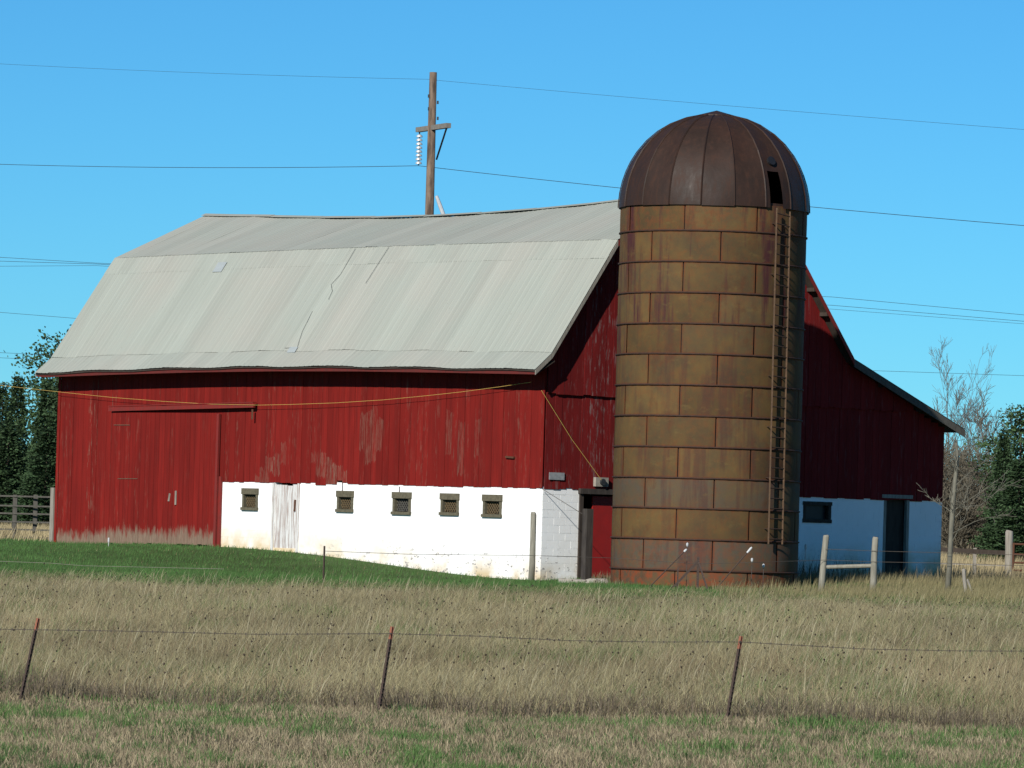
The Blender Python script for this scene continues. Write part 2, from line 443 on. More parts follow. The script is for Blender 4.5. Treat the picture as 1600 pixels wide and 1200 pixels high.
# ------------------------------------------------------------------ barn
LEN = 22.0
WID = 14.65
barn = thing('barn', B(0, 0, 1.09), 'red gambrel roofed barn on a whitewashed block base behind the silo', 'barn')
def eave_lift(l): return .13 * math.sin(math.pi * min(max(l / LEN, 0), 1)) + .02 * math.sin(l * 1.7)
def ridge_drop(l):
    t = min(max(l / LEN, 0), 1)
    return -.35 * math.sin(math.pi * t) ** 1.2 + .012 * math.sin(l * 2.3)
PROF = [(-.70, 6.55), (-.14, 7.00), (2.02, 10.03), (5.30, 11.50), (8.62, 10.0), (10.73, 7.27), (15.08, 5.48)]
def prof_z(w):
    return float(np.interp(w, [p[0] for p in PROF], [p[1] for p in PROF]))
def sag(l, w):
    """how far the old roof has moved from true at this place"""
    if w <= 5.3:
        return float(np.interp(w, [-.7, 2.02, 5.3], [eave_lift(l), .04 * math.sin(math.pi * l / LEN) - .0, ridge_drop(l)]))
    return float(np.interp(w, [5.3, 8.6, 15.1], [ridge_drop(l), 0, 0]))
def R_(l, w, z): return B(l, w, z + sag(l, w))

# whitewashed block base, with its openings
def slab(openings, a0, a1, z0, z1, pt, t0, t1, top=None):
    """wall slab in strips round rectangular openings; pt(a, t, z) gives the point"""
    m = MB(); cuts = sorted({a0, a1, *[o[0] for o in openings], *[o[1] for o in openings]})
    cuts = [c for c in cuts if a0 <= c <= a1]
    for s, e in zip(cuts[:-1], cuts[1:]):
        zs = [z0]
        for o in sorted(openings, key=lambda o: o[2]):
            if o[0] <= s + 1e-6 and o[1] >= e - 1e-6: zs += [o[2], o[3]]
        zs.append(z1)
        for q in range(0, len(zs), 2):
            if zs[q+1] - zs[q] > .01:
                m.hexa([pt(s, t0, zs[q]), pt(e, t0, zs[q]), pt(e, t1, zs[q]), pt(s, t1, zs[q]),
                        pt(s, t0, zs[q+1]), pt(e, t0, zs[q+1]), pt(e, t1, zs[q+1]), pt(s, t1, zs[q+1])])
    return m
def blocks(openings, a0, a1, z0, z1, pt, t_in, proud, bw=.40, bh=.2, sd=1):
    r = random.Random(sd); m = MB(); n = 0; z = z1
    while z > z0:
        zb = max(z - bh, z0); a = a0 - (bw / 2 if n % 2 else 0)
        while a < a1:
            segs = [(max(a, a0) + .006, min(a + bw, a1) - .006)]
            for o in openings:
                if o[2] < z and o[3] > zb:
                    new = []
                    for s, e in segs:
                        if o[1] <= s or o[0] >= e: new.append((s, e)); continue
                        if o[0] > s: new.append((s, o[0]))
                        if o[1] < e: new.append((o[1], e))
                    segs = new
            for s, e in segs:
                if e - s < .03: continue
                pr = proud * r.uniform(.6, 1.5)
                A, C = (t_in, t_in - pr)
                m.hexa([pt(s, C, zb + .006), pt(e, C, zb + .006), pt(e, A, zb + .006), pt(s, A, zb + .006),
                        pt(s, C, z - .006), pt(e, C, z - .006), pt(e, A, z - .006), pt(s, A, z - .006)])
            a += bw
        z = zb; n += 1
    return m
fpt = lambda l, t, z: B(l, t, z)
gpt = lambda w, t, z: B(t, w, z)
WIN = []
for x0, x1, y0, y1 in ((380, 403, 764, 797), (528, 552, 768, 800), (615, 642, 770, 804), (690, 717, 772, 805), (756, 784, 774, 808)):
    l1, zt = front(x0, y0); l0, zb = front(x1, y1); WIN.append((l0, l1, zb, zt))
dl1, dzt = front(430, 752); dl0, dzb = front(463, 857)
DOOR = (dl0, dl1, dzb, 3.49)
FOPEN = WIN + [DOOR]
slab(FOPEN, 0.0, 14.0, .3, 3.50, fpt, 0.0, .25).build('block_wall', M['block'], barn)
o = blocks(FOPEN, 0.0, 14.0, .7, 3.50, fpt, 0.0, .004).build('wall_block', M['block'], barn); set_props(o, kind='stuff')
d0 = gable(905, 800)[0]; d1 = gable(990, 800)[0] + .6
e0, ez = gable(1381, 778); e1, _ = gable(1421, 778)
w0, wzt = gable(1255, 783); w1, wzb = gable(1298, 817)
GOPEN = [(d0, d1, .9, 3.42), (e0, e1, .9, ez), (w0, w1, wzb, wzt)]
slab(GOPEN, .25, WID, .3, 3.50, gpt, 0.0, .25).build('block_wall', M['block'], barn)
o = blocks(GOPEN, .006, WID, .5, 3.50, gpt, 0.0, .004, sd=2).build('wall_block', M['block'], barn); set_props(o, kind='stuff')
slab([], 0.0, LEN, .3, 5.45, lambda l, t, z: B(l, t, z), WID - .25, WID).build('back_wall', M['block'], barn)
# dark inner lining behind the boards, so no daylight shows through the joints
m = MB(); m.hexa([B(.05, .05, 3.5), B(14, .05, 3.5), B(14, .09, 3.5), B(.05, .09, 3.5), B(.05, .05, 6.95), B(14, .05, 6.95), B(14, .09, 6.95), B(.05, .09, 6.95)])
m.hexa([B(14.003, .05, 1.0), B(21.9, .05, 1.0), B(21.9, .09, 1.0), B(14.003, .09, 1.0), B(14.003, .05, 6.95), B(21.9, .05, 6.95), B(21.9, .09, 6.95), B(14.003, .09, 6.95)])
for l0 in (.05, LEN - .1):
    for (wa, za), (wb, zb) in zip([(0.1, 7.2)] + PROF[2:6] + [(14.3, 5.7)], PROF[2:6] + [(14.3, 5.7)]):
        if wb - wa < .05: continue
        zl = 3.5 if l0 < 1 else .8
        m.hexa([B(l0, wa, zl), B(l0 + .04, wa, zl), B(l0 + .04, wb, zl), B(l0, wb, zl),
                B(l0, wa, za - .14 - .1), B(l0 + .04, wa, za - .24), B(l0 + .04, wb, zb - .24), B(l0, wb, zb - .24)])
m.build('inner_lining', M['dark_wood'], barn)
mb = MB(); mb.hexa([B(LEN - .03, .02, .8), B(LEN, .02, .8), B(LEN, WID, .8), B(LEN - .03, WID, .8), B(LEN - .03, .02, 6.3), B(LEN, .02, 6.3), B(LEN, WID, 5.4), B(LEN - .03, WID, 5.4)])
mb.build('far_end_wall', M['red_trim'], barn)

def plank(name, parent, mat, pts, **props):
    m = MB(); m.hexa(pts); o = m.build(name, mat, parent)
    base = dict(wear=0.0, worn_from=0.0, worn_to=0.0, bare_below=-5.0, fade=0.0); base.update(props)
    for kk, vv in base.items(): o[kk] = float(vv)
    return o
# front boarding
fb = MB(); fb.bar(B(0, .035, 6.9), B(LEN, .035, 6.9), .03, .12, GW)
front_wall = fb.build('front_boarding', M['red'], barn); front_wall['bare_below'] = -5.0
r = random.Random(5); l = 0.0
patch1 = [front(x, 700)[0] for x in (563, 601)]; patch2 = [front(x, 700)[0] for x in (693, 752)]
tri = [(front(x, 740)[0], front(x, y)[1]) for x, y in ((400, 745), (445, 692), (490, 700), (548, 745))]
while l < LEN - .05:
    wd = min(r.uniform(.20, .27), LEN - l); c = l + wd / 2
    zb = (3.46 + r.uniform(-.015, .012)) if c < 14.0 else gz(*B(c, 0, 0).xy) - .05
    if 14.25 < c < 18.95: l += wd; continue     # the doorway of the sliding door
    pr = r.uniform(0, .012); kw = dict(fade=max(0, r.gauss(.06, .16)))
    if c >= 14.0: kw['bare_below'] = gz(*B(c, 0, 0).xy) + .40
    if patch1[1] < c < patch1[0]: kw.update(wear=.45, worn_from=front(580, 722)[1] + r.uniform(-.25, .5), worn_to=front(580, 642)[1] + r.uniform(-.5, .1))
    elif patch2[1] < c < patch2[0] and r.random() < .7: kw.update(wear=.42, worn_from=front(720, 732)[1] + r.uniform(-.2, .6), worn_to=front(720, 643)[1] + r.uniform(-.4, .1))
    elif tri[1][0] < c < tri[0][0]:
        zt = np.interp(c, [tri[1][0], tri[0][0]], [tri[1][1], tri[0][1]]); kw.update(wear=r.uniform(.3, .9), worn_from=zt - r.uniform(.3, .7), worn_to=zt + r.uniform(-.1, .15))
    elif tri[3][0] < c < tri[2][0]:
        zt = np.interp(c, [tri[3][0], tri[2][0]], [tri[3][1], tri[2][1]]); kw.update(wear=r.uniform(.3, .9), worn_from=zt - r.uniform(.3, .8), worn_to=zt + r.uniform(-.1, .15))
        zb += r.uniform(-.05, .12)
    g0, g1 = l + .004, l + wd - .004
    plank('plank', front_wall, M['red'], [B(g0, -.02 - pr, zb), B(g1, -.02 - pr, zb), B(g1, .045, zb), B(g0, .045, zb),
          B(g0, -.02 - pr, 7.0), B(g1, -.02 - pr, 7.0), B(g1, .045, 7.0), B(g0, .045, 7.0)], **kw)
    l += wd
# boards above the sliding door's opening
l = 14.2; zdt = front(260, 645)[1]
while l < 19.0:
    wd = r.uniform(.2, .27)
    plank('plank', front_wall, M['red'], [B(l + .004, -.025, zdt - .1), B(l + wd - .004, -.025, zdt - .1), B(l + wd - .004, .045, zdt - .1), B(l + .004, .045, zdt - .1),
          B(l + .004, -.025, 7.0), B(l + wd - .004, -.025, 7.0), B(l + wd - .004, .045, 7.0), B(l + .004, .045, 7.0)], fade=max(0, r.gauss(0, .1)))
    l += wd
# corner boards
for l_, zb in ((-.03, 3.47), (LEN - .06, 1.3)):
    plank('corner_board', front_wall, M['red'], [B(l_, -.05, zb), B(l_ + .12, -.05, zb), B(l_ + .12, -.034, zb), B(l_, -.034, zb),
          B(l_, -.05, 6.9), B(l_ + .12, -.05, 6.9), B(l_ + .12, -.034, 6.9), B(l_, -.034, 6.9)], fade=.2)
m = MB(); m.bar(B(13.98, -.04, 1.4), B(13.98, -.04, 3.6), .16, .05, FL); m.build('corner_board', M['red_trim'], front_wall)

# sliding door on its track
sd = MB(); sd.bar(B(14.2, -.05, 4.9), B(19.2, -.05, 4.9), .03, .14, GW); sd.bar(B(14.2, -.05, 2.2), B(19.2, -.05, 2.2), .03, .14, GW)
sdoor = sd.build('sliding_door', M['dark_wood'], barn)
l = 14.12; le = front(178, 700)[0]; q = 0
while l < le:
    wd = min(r.uniform(.2, .28), le - l + .01); zb = gz(*B(l, 0, 0).xy) + r.uniform(.0, .05)
    sp = r.random() < .12
    plank('plank', sdoor, M['red'], [B(l + .005, -.125, zb), B(l + wd - .005, -.125, zb), B(l + wd - .005, -.08, zb), B(l + .005, -.08, zb),
          B(l + .005, -.125, zdt), B(l + wd - .005, -.125, zdt), B(l + wd - .005, -.08, zdt), B(l + .005, -.08, zdt)],
          bare_below=zb + .48, fade=max(0, r.gauss(.02, .1)))
    l += wd
m = MB(); m.bar(B(14.06, -.10, 1.45), B(14.06, -.10, zdt - .02), .10, .07, FL); m.build('door_jamb', M['red_trim'], barn)
ta, tb = front(178, 640), front(405, 634)
m = MB(); m.bar(B(ta[0], -.17, ta[1]), B(tb[0], -.17, tb[1]), .07, .11, GW); tr = m.build('door_track', M['red_trim'], barn)
m = MB(); m.bar(B(ta[0], -.16, ta[1] + .09), B(tb[0], -.16, tb[1] + .09), .13, .025, GW); m.build('track_hood', M['red_trim'], tr)
m = MB(); p = front(402, 640); m.bar(B(p[0], -.17, p[1]), B(p[0], -.17, p[1] - .28), .05, .03); m.build('track_stop', M['rust'], tr)
p = front(281, 778); m = MB()
m.bar(B(p[0], -.15, p[1] - .2), B(p[0], -.15, p[1] + .2), .05, .04); m.bar(B(p[0] + .35, -.14, p[1] - .1), B(p[0] + .3, -.14, p[1] + .12), .05, .03)
m.build('door_handle', M['grey_wood'], sdoor)
for x0, x1, y in ((178, 203, 664), (184, 215, 748)):
    a, b = front(x0, y, -.13), front(x1, y, -.13)
    m = MB(); m.bar(B(a[0], -.135, a[1]), B(b[0], -.135, b[1]), .012, .014, GW); m.build('hinge_strap', M['frame_wood'], sdoor)

# white side door
m = MB(); m.bar(B((dl0 + dl1) / 2, .10, 2.0), B((dl0 + dl1) / 2, .10, 3.3), .08, .03, FL); wdoor = m.build('side_door', M['dark_wood'], barn)
n = 4; wd = (dl1 - dl0) / n
for i in range(n):
    a, b = dl0 + i * wd + .006, dl0 + (i + 1) * wd - .006; zb = dzb - .06 + r.uniform(0, .05); zt = 3.41 + r.uniform(-.03, .02)
    plank('plank', wdoor, M['white_door'], [B(a, .015, zb), B(b, .015, zb), B(b, .06, zb), B(a, .06, zb), B(a, .015, zt), B(b, .015, zt), B(b, .06, zt), B(a, .06, zt)])
for a in (dl0 - .05, dl1 + .05):
    m = MB(); m.bar(B(a, -.01, dzb - .1), B(a, -.01, 3.45), .09, .05, FL); m.build('door_frame', M['white_door'], wdoor)
p = front(462, 790); m = MB(); m.bar(B(p[0] + .04, -.01, p[1] - .16), B(p[0] + .02, -.01, p[1] + .16), .05, .03); m.build('door_handle', M['rust'], wdoor)

# five small barn windows with wooden lattice
for i, (a, b, zb, zt) in enumerate(WIN):
    m = MB(); m.bar(B((a + b) / 2, .14, zb), B((a + b) / 2, .14, zt), b - a, .02, FL); wn_ = m.build('window', M['black'], barn)
    t = .085
    for nm, pa, pb, wx in (('window_jamb', B(a + t/2, .03, zb), B(a + t/2, .03, zt), t), ('window_jamb', B(b - t/2, .03, zb), B(b - t/2, .03, zt), t)):
        m = MB(); m.bar(pa, pb, wx, .12, FL); m.build(nm, M['frame_wood'], wn_)
    m = MB(); m.bar(B(a - .02, .012, zt - .06), B(b + .02, .012, zt - .06), .17, .13, UP); m.build('window_head', M['frame_wood'], wn_)
    m = MB(); m.bar(B(a - .02, .0, zb + .03), B(b + .02, .0, zb + .03), .08, .14, UP); m.build('window_sill', M['frame_wood'], wn_)
    m = MB(); A, Bq, C, D = a + t, b - t, zb + .07, zt - .15
    for sgn in (1, -1):
        k = -1.2
        while k < 1.6:
            # line l = A + s, z = C + (s - k) * sgn
            pts = []
            for s in np.linspace(0, Bq - A, 25):
                z = (C + (s - k) * 1.15) if sgn > 0 else (D - (s - k) * 1.15)
                if C <= z <= D: pts.append((A + s, z))
            if len(pts) > 2:
                y = .06 if sgn > 0 else .075
                m.bar(B(pts[0][0], y, pts[0][1]), B(pts[-1][0], y, pts[-1][1]), .022, .012, FL)
            k += .095
    m.build('lattice', M['lattice'] if i != 2 else M['old_rail'], wn_)
# hanging hook wires over two of the windows
for x, y0, y1 in ((536, 753, 768), (625, 760, 771)):
    a, b = front(x, y0), front(x, y1); m = MB(); m.bar(B(a[0], -.03, a[1]), B(b[0], -.03, b[1]), .015, .015); m.build('hook', M['rust'], barn)
a, b = front(793, 714), front(806, 715); m = MB(); m.bar(B(a[0], -.06, a[1]), B(b[0], -.06, b[1]), .05, .05, GW); m.build('wall_bracket', M['rust'], barn)

# gable boarding: the upper boards lap over the lower ones
gb = MB(); gb.bar(B(-.0, .3, 5.9), B(-.0, 14.4, 5.9), .03, .1, FL)
gable_wall = gb.build('gable_boarding', M['dark_wood'], barn)
w = 0.03
while w < WID - .02:
    wd = min(r.uniform(.21, .29), WID - w); a, b = w + .004, w + wd - .004; c = w + wd / 2
    fd = max(0, r.gauss(.35, .25)) if c < 3.5 else max(0, r.gauss(.05, .12))
    if 1.6 < c < 2.6: fd += .35
    top_a, top_b = prof_z(a) - .10, prof_z(b) - .10; pr = r.uniform(0, .012); zb = 3.47 + r.uniform(-.03, .02)
    lo_t = min(5.99, top_a, top_b)
    plank('plank', gable_wall, M['red_gable'], [B(-.02 - pr, a, zb), B(-.02 - pr, b, zb), B(.045, b, zb), B(.045, a, zb),
          B(-.02 - pr, a, lo_t), B(-.02 - pr, b, lo_t), B(.045, b, lo_t), B(.045, a, lo_t)], fade=fd)
    if min(top_a, top_b) > 6.05:
        zb = 5.93 + r.uniform(-.02, .02)
        plank('plank', gable_wall, M['red_gable'], [B(-.075 - pr, a, zb), B(-.075 - pr, b, zb), B(-.035, b, zb), B(-.035, a, zb),
              B(-.075 - pr, a, top_a), B(-.075 - pr, b, top_b), B(-.035, b, top_b), B(-.035, a, top_a)], fade=fd * .9)
    w += wd
# gable doorway beside the silo
m = MB(); m.bar(B(-.02, d0 - .06, 3.42), B(-.02, d1, 3.42), .14, .16, UP); gd = m.build('doorway', M['tie_wood'], barn)
m = MB(); m.bar(B(.05, d0 + .04, 1.0), B(.05, d0 + .04, 3.34), .12, .2, GW); m.build('door_jamb', M['dark_wood'], gd)
dw0 = gable(924, 840, .12)[0]
m = MB(); m.hexa([B(.10, dw0, 1.15), B(.10, dw0 + 1.6, 1.15), B(.15, dw0 + 1.6, 1.15), B(.15, dw0, 1.15), B(.10, dw0, 3.3), B(.10, dw0 + 1.6, 3.3), B(.15, dw0 + 1.6, 3.3), B(.15, dw0, 3.3)])
m.build('door_leaf', M['red_door'], gd)
p = gable(868, 744); m = MB(); m.bar(B(-.05, p[0] - .26, p[1]), B(-.05, p[0] + .26, p[1]), .015, .19, FL); m.build('metal_patch', M['grey_metal'], barn)
p = gable(935, 753); m = MB(); m.bar(B(-.08, p[0] - .2, p[1]), B(-.08, p[0] + .24, p[1]), .10, .24, FL); jb = m.build('junction_box', M['stone'], barn)
m = MB(); m.tube([B(-.13, p[0] + .02, p[1]), B(-.19, p[0] + .02, p[1])], .085, 12); m.build('dial', M['cable'], jb)
# shaded door and window under the lean-to
m = MB()
m.hexa([B(.16, e0, .9), B(.16, e1, .9), B(.2, e1, .9), B(.2, e0, .9), B(.16, e0, ez), B(.16, e1, ez), B(.2, e1, ez), B(.2, e0, ez)])
ld = m.build('lean_to_door', M['dark_wood'], barn)
for a in (e0 + .05, e1 - .05):
    m = MB(); m.bar(B(.04, a, .9), B(.04, a, ez), .1, .1, GW); m.build('door_frame', M['grey_wood'], ld)
m = MB(); m.bar(B(.02, e0 - .1, ez + .05), B(.02, e1 + .1, ez + .05), .1, .12, UP); m.build('door_frame', M['grey_wood'], ld)
m = MB(); m.bar(B(.12, (w0 + w1) / 2, wzb), B(.12, (w0 + w1) / 2, wzt), w1 - w0, .02, GW); lw = m.build('window', M['black'], barn)
for a in (w0 + .05, w1 - .05):
    m = MB(); m.bar(B(.04, a, wzb), B(.04, a, wzt), .1, .1, GW); m.build('window_jamb', M['dark_wood'], lw)
for z in (wzb + .04, wzt - .05):
    m = MB(); m.bar(B(.035, w0 - .02, z), B(.035, w1 + .02, z), .1, .12, UP); m.build('window_head', M['dark_wood'], lw)

# roof deck
L0, L1 = -.38, LEN + .3
m = MB(); NS = 24; ls = np.linspace(L0, L1, NS)
for (wa, za), (wb, zb) in zip(PROF[:-1], PROF[1:]):
    for la, lb in zip(ls[:-1], ls[1:]):
        T, E_ = .07, .02
        m.hexa([R_(la, wa, za - T), R_(lb, wa, za - T), R_(lb, wb, zb - T), R_(la, wb, zb - T), R_(la, wa, za - E_), R_(lb, wa, za - E_), R_(lb, wb, zb - E_), R_(la, wb, zb - E_)])
roof = m.build('roof', M['dark_wood'], barn)
# sheets of the front slope, in four courses
def strip_points(kind):
    if kind == 'eave': return [(-.73, 6.525), (-.12, 7.02)]
    if kind == 'lower': return [(-.16, 6.99), (.16, 7.425), (.62, 8.075), (1.72, 9.625)]
    if kind == 'upper': return [(1.66, 9.53), (2.04, 10.05)]
    return [(2.01, 10.03), (3.6, 10.735), (5.31, 11.50)]
LIFT = {'eave': .010, 'lower': .018, 'upper': .027, 'top': .031}
r2 = random.Random(21)
for kind in ('eave', 'lower', 'upper', 'top'):
    pts = strip_points(kind); l = L0 - .03 + r2.uniform(-.01, .01); W_ = .63; off = LIFT[kind]
    n = 0
    while l < L1:
        wl_ = min(W_, L1 + .03 - l)
        if wl_ < .12: break
        prof = [(0, 0)]
        for q in range(3):
            c = (q + .5) * W_ / 3
            if c + .035 < wl_: prof += [(c - .03, 0), (c, .010), (c + .03, 0)]
        prof += [(wl_ + .02, 0)]
        m = MB(); tilt = r2.gauss(0, .0025); lift1 = r2.uniform(0, .006) + (.014 if r2.random() < .10 else 0); slip = r2.uniform(-.009, .009) if kind != 'top' else 0
        rows = []
        for qi, (w_, z_) in enumerate(pts):
            w2 = w_ + slip * (.7 if qi == 0 else 0); z2 = z_ + slip * (1.0 if qi == 0 else 0)
            row = []
            for (dx, dz) in prof:
                up = off + dz + (lift1 + tilt * 0) * dx / wl_ + (tilt if qi == 1 else 0)
                # offset along the slope normal
                a_, b_ = pts[max(qi - 1, 0)], pts[min(qi + 1, len(pts) - 1)]
                tw, tz = b_[0] - a_[0], b_[1] - a_[1]; ln = math.hypot(tw, tz)
                row.append(R_(l + dx, w2 - tz / ln * up, z2 + tw / ln * up))
            rows.append(row)
        for ra, rb in zip(rows[:-1], rows[1:]):
            for q in range(len(prof) - 1): m.quad(ra[q], ra[q+1], rb[q+1], rb[q])
        m.build('roof_sheet', M['roof'], roof)
        l += W_; n += 1
# two bright repair patches
for x, y, sx, sz in ((343, 415, .42, .36), (456, 556, .36, .2)):
    w_ = float(np.interp(front(x, y, .6)[1], [7.0, 10.05], [-.14, 2.02])); l_, z_ = front(x, y, w_ - .05)
    zz = prof_z(w_); u = Vector((0, 0, 0)) + (GW * 2.16 + UP * 3.03).normalized(); nrm = (-GW * 3.03 + UP * 2.16).normalized()
    c = R_(l_, w_, zz) + nrm * .048; m = MB(); m.hexa([c + FL * s * sx / 2 + u * t * sz / 2 + nrm * d for d in (0, .006) for s, t in ((-1, -1), (1, -1), (1, 1), (-1, 1))])
    m.build('roof_patch', M['roof_patch'], roof)
# sprung seams standing open on the lower slope
def slope_pt(x, y, up=.05):
    d = ray(x, y); best = None
    for w_ in np.linspace(-.1, 2.0, 120):
        l_, z_ = front(x, y, w_); e = abs(z_ - (prof_z(w_) + sag(l_, w_)))
        if best is None or e < best[0]: best = (e, l_, w_)
    _, l_, w_ = best; nrm = (-GW * 3.03 + UP * 2.16).normalized()
    return R_(l_, w_, prof_z(w_)) + nrm * up
for pp in (((557, 389), (534, 430), (519, 446), (521, 456), (515, 470)), ((490, 488), (474, 520), (466, 545), (446, 562)), ((609, 388), (573, 445))):
    m = MB(); q = [slope_pt(*p_) for p_ in pp]
    for a_, b_ in zip(q[:-1], q[1:]): m.bar(a_, b_, .007, .006, FL)
    m.build('roof_seam', M['cable'], roof)
# rear slopes and lean-to roofing
m = MB()
for (wa, za), (wb, zb) in zip(PROF[3:-1], PROF[4:]):
    for la, lb in zip(ls[:-1], ls[1:]):
        m.quad(R_(la, wa, za + .03), R_(lb, wa, za + .03), R_(lb, wb + .02, zb + .03), R_(la, wb + .02, zb + .03))
m.build('rear_roofing', M['roof'], roof)
# ridge cap, in short lengths
l = L0
while l < L1:
    e = min(l + 2.4, L1); m = MB(); j_ = r2.uniform(0, .015)
    for s in (-1, 1):
        m.hexa([R_(l, 5.3 + .16 * s, 11.505 + j_), R_(e, 5.3 + .16 * s, 11.505), R_(e, 5.3, 11.565), R_(l, 5.3, 11.565 + j_),
                R_(l, 5.3 + .16 * s, 11.515 + j_), R_(e, 5.3 + .16 * s, 11.515), R_(e, 5.3, 11.58), R_(l, 5.3, 11.58 + j_)])
    m.build('ridge_cap', M['roof'], roof); l = e + .005
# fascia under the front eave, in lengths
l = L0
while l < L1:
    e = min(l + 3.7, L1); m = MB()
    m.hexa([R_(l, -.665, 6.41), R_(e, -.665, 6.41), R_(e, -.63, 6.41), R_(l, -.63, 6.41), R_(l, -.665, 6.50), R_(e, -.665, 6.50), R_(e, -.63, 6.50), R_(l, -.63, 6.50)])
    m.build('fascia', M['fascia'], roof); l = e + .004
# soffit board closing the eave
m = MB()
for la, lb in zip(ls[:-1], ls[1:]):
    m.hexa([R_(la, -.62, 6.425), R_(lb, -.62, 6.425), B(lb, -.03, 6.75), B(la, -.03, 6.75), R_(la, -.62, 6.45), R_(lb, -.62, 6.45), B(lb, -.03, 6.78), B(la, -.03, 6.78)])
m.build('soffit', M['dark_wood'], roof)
# rake boards on both gable edges
for l_, nm in ((L0 - .03, 'rake_board'), (L1 + .002, 'rake_board')):
    for (wa, za), (wb, zb) in zip(PROF[:-1], PROF[1:]):
        m = MB(); T = .15 if wa < 10 else .2
        m.hexa([R_(l_, wa, za - T), R_(l_ + .028, wa, za - T), R_(l_ + .028, wb, zb - T), R_(l_, wb, zb - T), R_(l_, wa, za - .0), R_(l_ + .028, wa, za - .0), R_(l_ + .028, wb, zb - .0), R_(l_, wb, zb - .0)])
        m.build('rake_board', M['red_trim'] if wa > 2 and wa < 10 else (M['old_rail'] if wa > 10 else M['grey_wood']), roof)
# lookout rafters under the near rake
for w_ in (1.0, 3.6, 7.0, 9.7, 9.2, 12.0, 13.5):
    m = MB(); z_ = prof_z(w_) - .14; m.bar(B(L0 + .01, w_, z_), B(-.08, w_, z_), .06, .1, GW); m.build('rafter_end', M['dark_wood'], roof)

# ------------------------------------------------------------------ silo
SD = 4.5
sw, sz_ = gable(1108, 600, -SD)
SC = B(-SD, sw, 0); SY = SC.y
SR = 146.0 / F * SY
silo = thing('silo', Vector((SC.x, SC.y, 1.0)), 'tall ochre rusted steel panel silo with dark ribbed dome at barn gable', 'silo')
def srow(y): return at(1108, y, SY - SR * .35).z
ROWY = [322, 366, 414, 462, 510, 557, 605, 653, 701, 749, 796, 844, 892, 932]
def S(a, rr, z):   # a = 0 faces the camera, positive to the right
    return Vector((SC.x + rr * math.sin(a), SC.y - rr * math.cos(a), z))
rs = random.Random(3)
zrows = [srow(y) for y in ROWY]; zrows[-1] = .6
m = MB(); NSEG = 64
ring0 = [S(2 * math.pi * q / NSEG, SR - .04, .55) for q in range(NSEG)]; ring1 = [S(2 * math.pi * q / NSEG, SR - .04, zrows[0] + .05) for q in range(NSEG)]
for q in range(NSEG): m.quad(ring0[q], ring0[(q+1) % NSEG], ring1[(q+1) % NSEG], ring1[q])
barrel = m.build('barrel', M['seam'], silo)
for ri in range(13):
    zt, zb = zrows[ri] - .014, zrows[ri + 1] + .014
    for pi_ in range(8):
        a0 = RAD(-65 + 45 * pi_ + (22.5 if ri % 2 else 0)); a1 = a0 + RAD(45)
        ga = .016 / SR
        NA, NZ = 8, 4
        jr = rs.uniform(-.006, .006)
        me = bpy.data.meshes.new('silo_panel'); vs = []; ed = []
        for zi in range(NZ + 1):
            for ai in range(NA + 1):
                fa = [0, .03, .12, .3, .5, .7, .88, .97, 1][ai]; fz = [0, .07, .5, .93, 1][zi]
                aa = a0 + ga + (a1 - a0 - 2 * ga) * fa; bul = .004 * math.sin(math.pi * fa) * math.sin(math.pi * fz)
                rim = -.005 if (ai in (0, NA) or zi in (0, NZ)) else 0
                vs.append(tuple(S(aa, SR + jr + bul + rim, zb + (zt - zb) * fz) - ORG[silo]))
                ed.append(1.0 if (ai in (0, NA) or zi in (0, NZ)) else (.12 if (ai in (1, NA - 1) or zi in (1, NZ - 1)) else 0))
        fs = [(zi * (NA+1) + ai, zi * (NA+1) + ai + 1, (zi+1) * (NA+1) + ai + 1, (zi+1) * (NA+1) + ai) for zi in range(NZ) for ai in range(NA)]
        me.from_pydata(vs, [], fs); me.polygons.foreach_set('use_smooth', [True] * len(fs))
        at_ = me.attributes.new('edge', 'FLOAT', 'POINT'); at_.data.foreach_set('value', ed)
        me.materials.append(M['silo'])
        o = bpy.data.objects.new('silo_panel', me); col.objects.link(o); o.parent = silo; ORG[o] = ORG[silo]
        o['stain'] = float(rs.choice([.35, .7, 1.0]) if ri < 5 else rs.choice([.1, .3, .5]))
        if ri < 4 and pi_ in (0, 1, 2): o['stain'] = 1.0
        o['grey'] = float({9: .75, 11: .95, 12: .5}.get(ri, rs.uniform(0, .22))); o['rusty'] = float({11: .35, 12: 1.0, 0: .3}.get(ri, .08))
# hoop flanges over each joint
for ri in range(1, 13):
    m = MB(); z = zrows[ri]
    for q in range(NSEG):
        a, b = 2 * math.pi * q / NSEG, 2 * math.pi * (q + 1) / NSEG
        m.quad(S(a, SR + .028, z - .012), S(b, SR + .028, z - .012), S(b, SR + .028, z + .020), S(a, SR + .028, z + .020))
        m.quad(S(a, SR + .028, z + .020), S(b, SR + .028, z + .020), S(b, SR - .02, z + .030), S(a, SR - .02, z + .030))
        m.quad(S(a, SR - .02, z - .018), S(b, SR - .02, z - .018), S(b, SR + .028, z - .012), S(a, SR + .028, z - .012))
    m.build('hoop', M['seam'], silo, True)
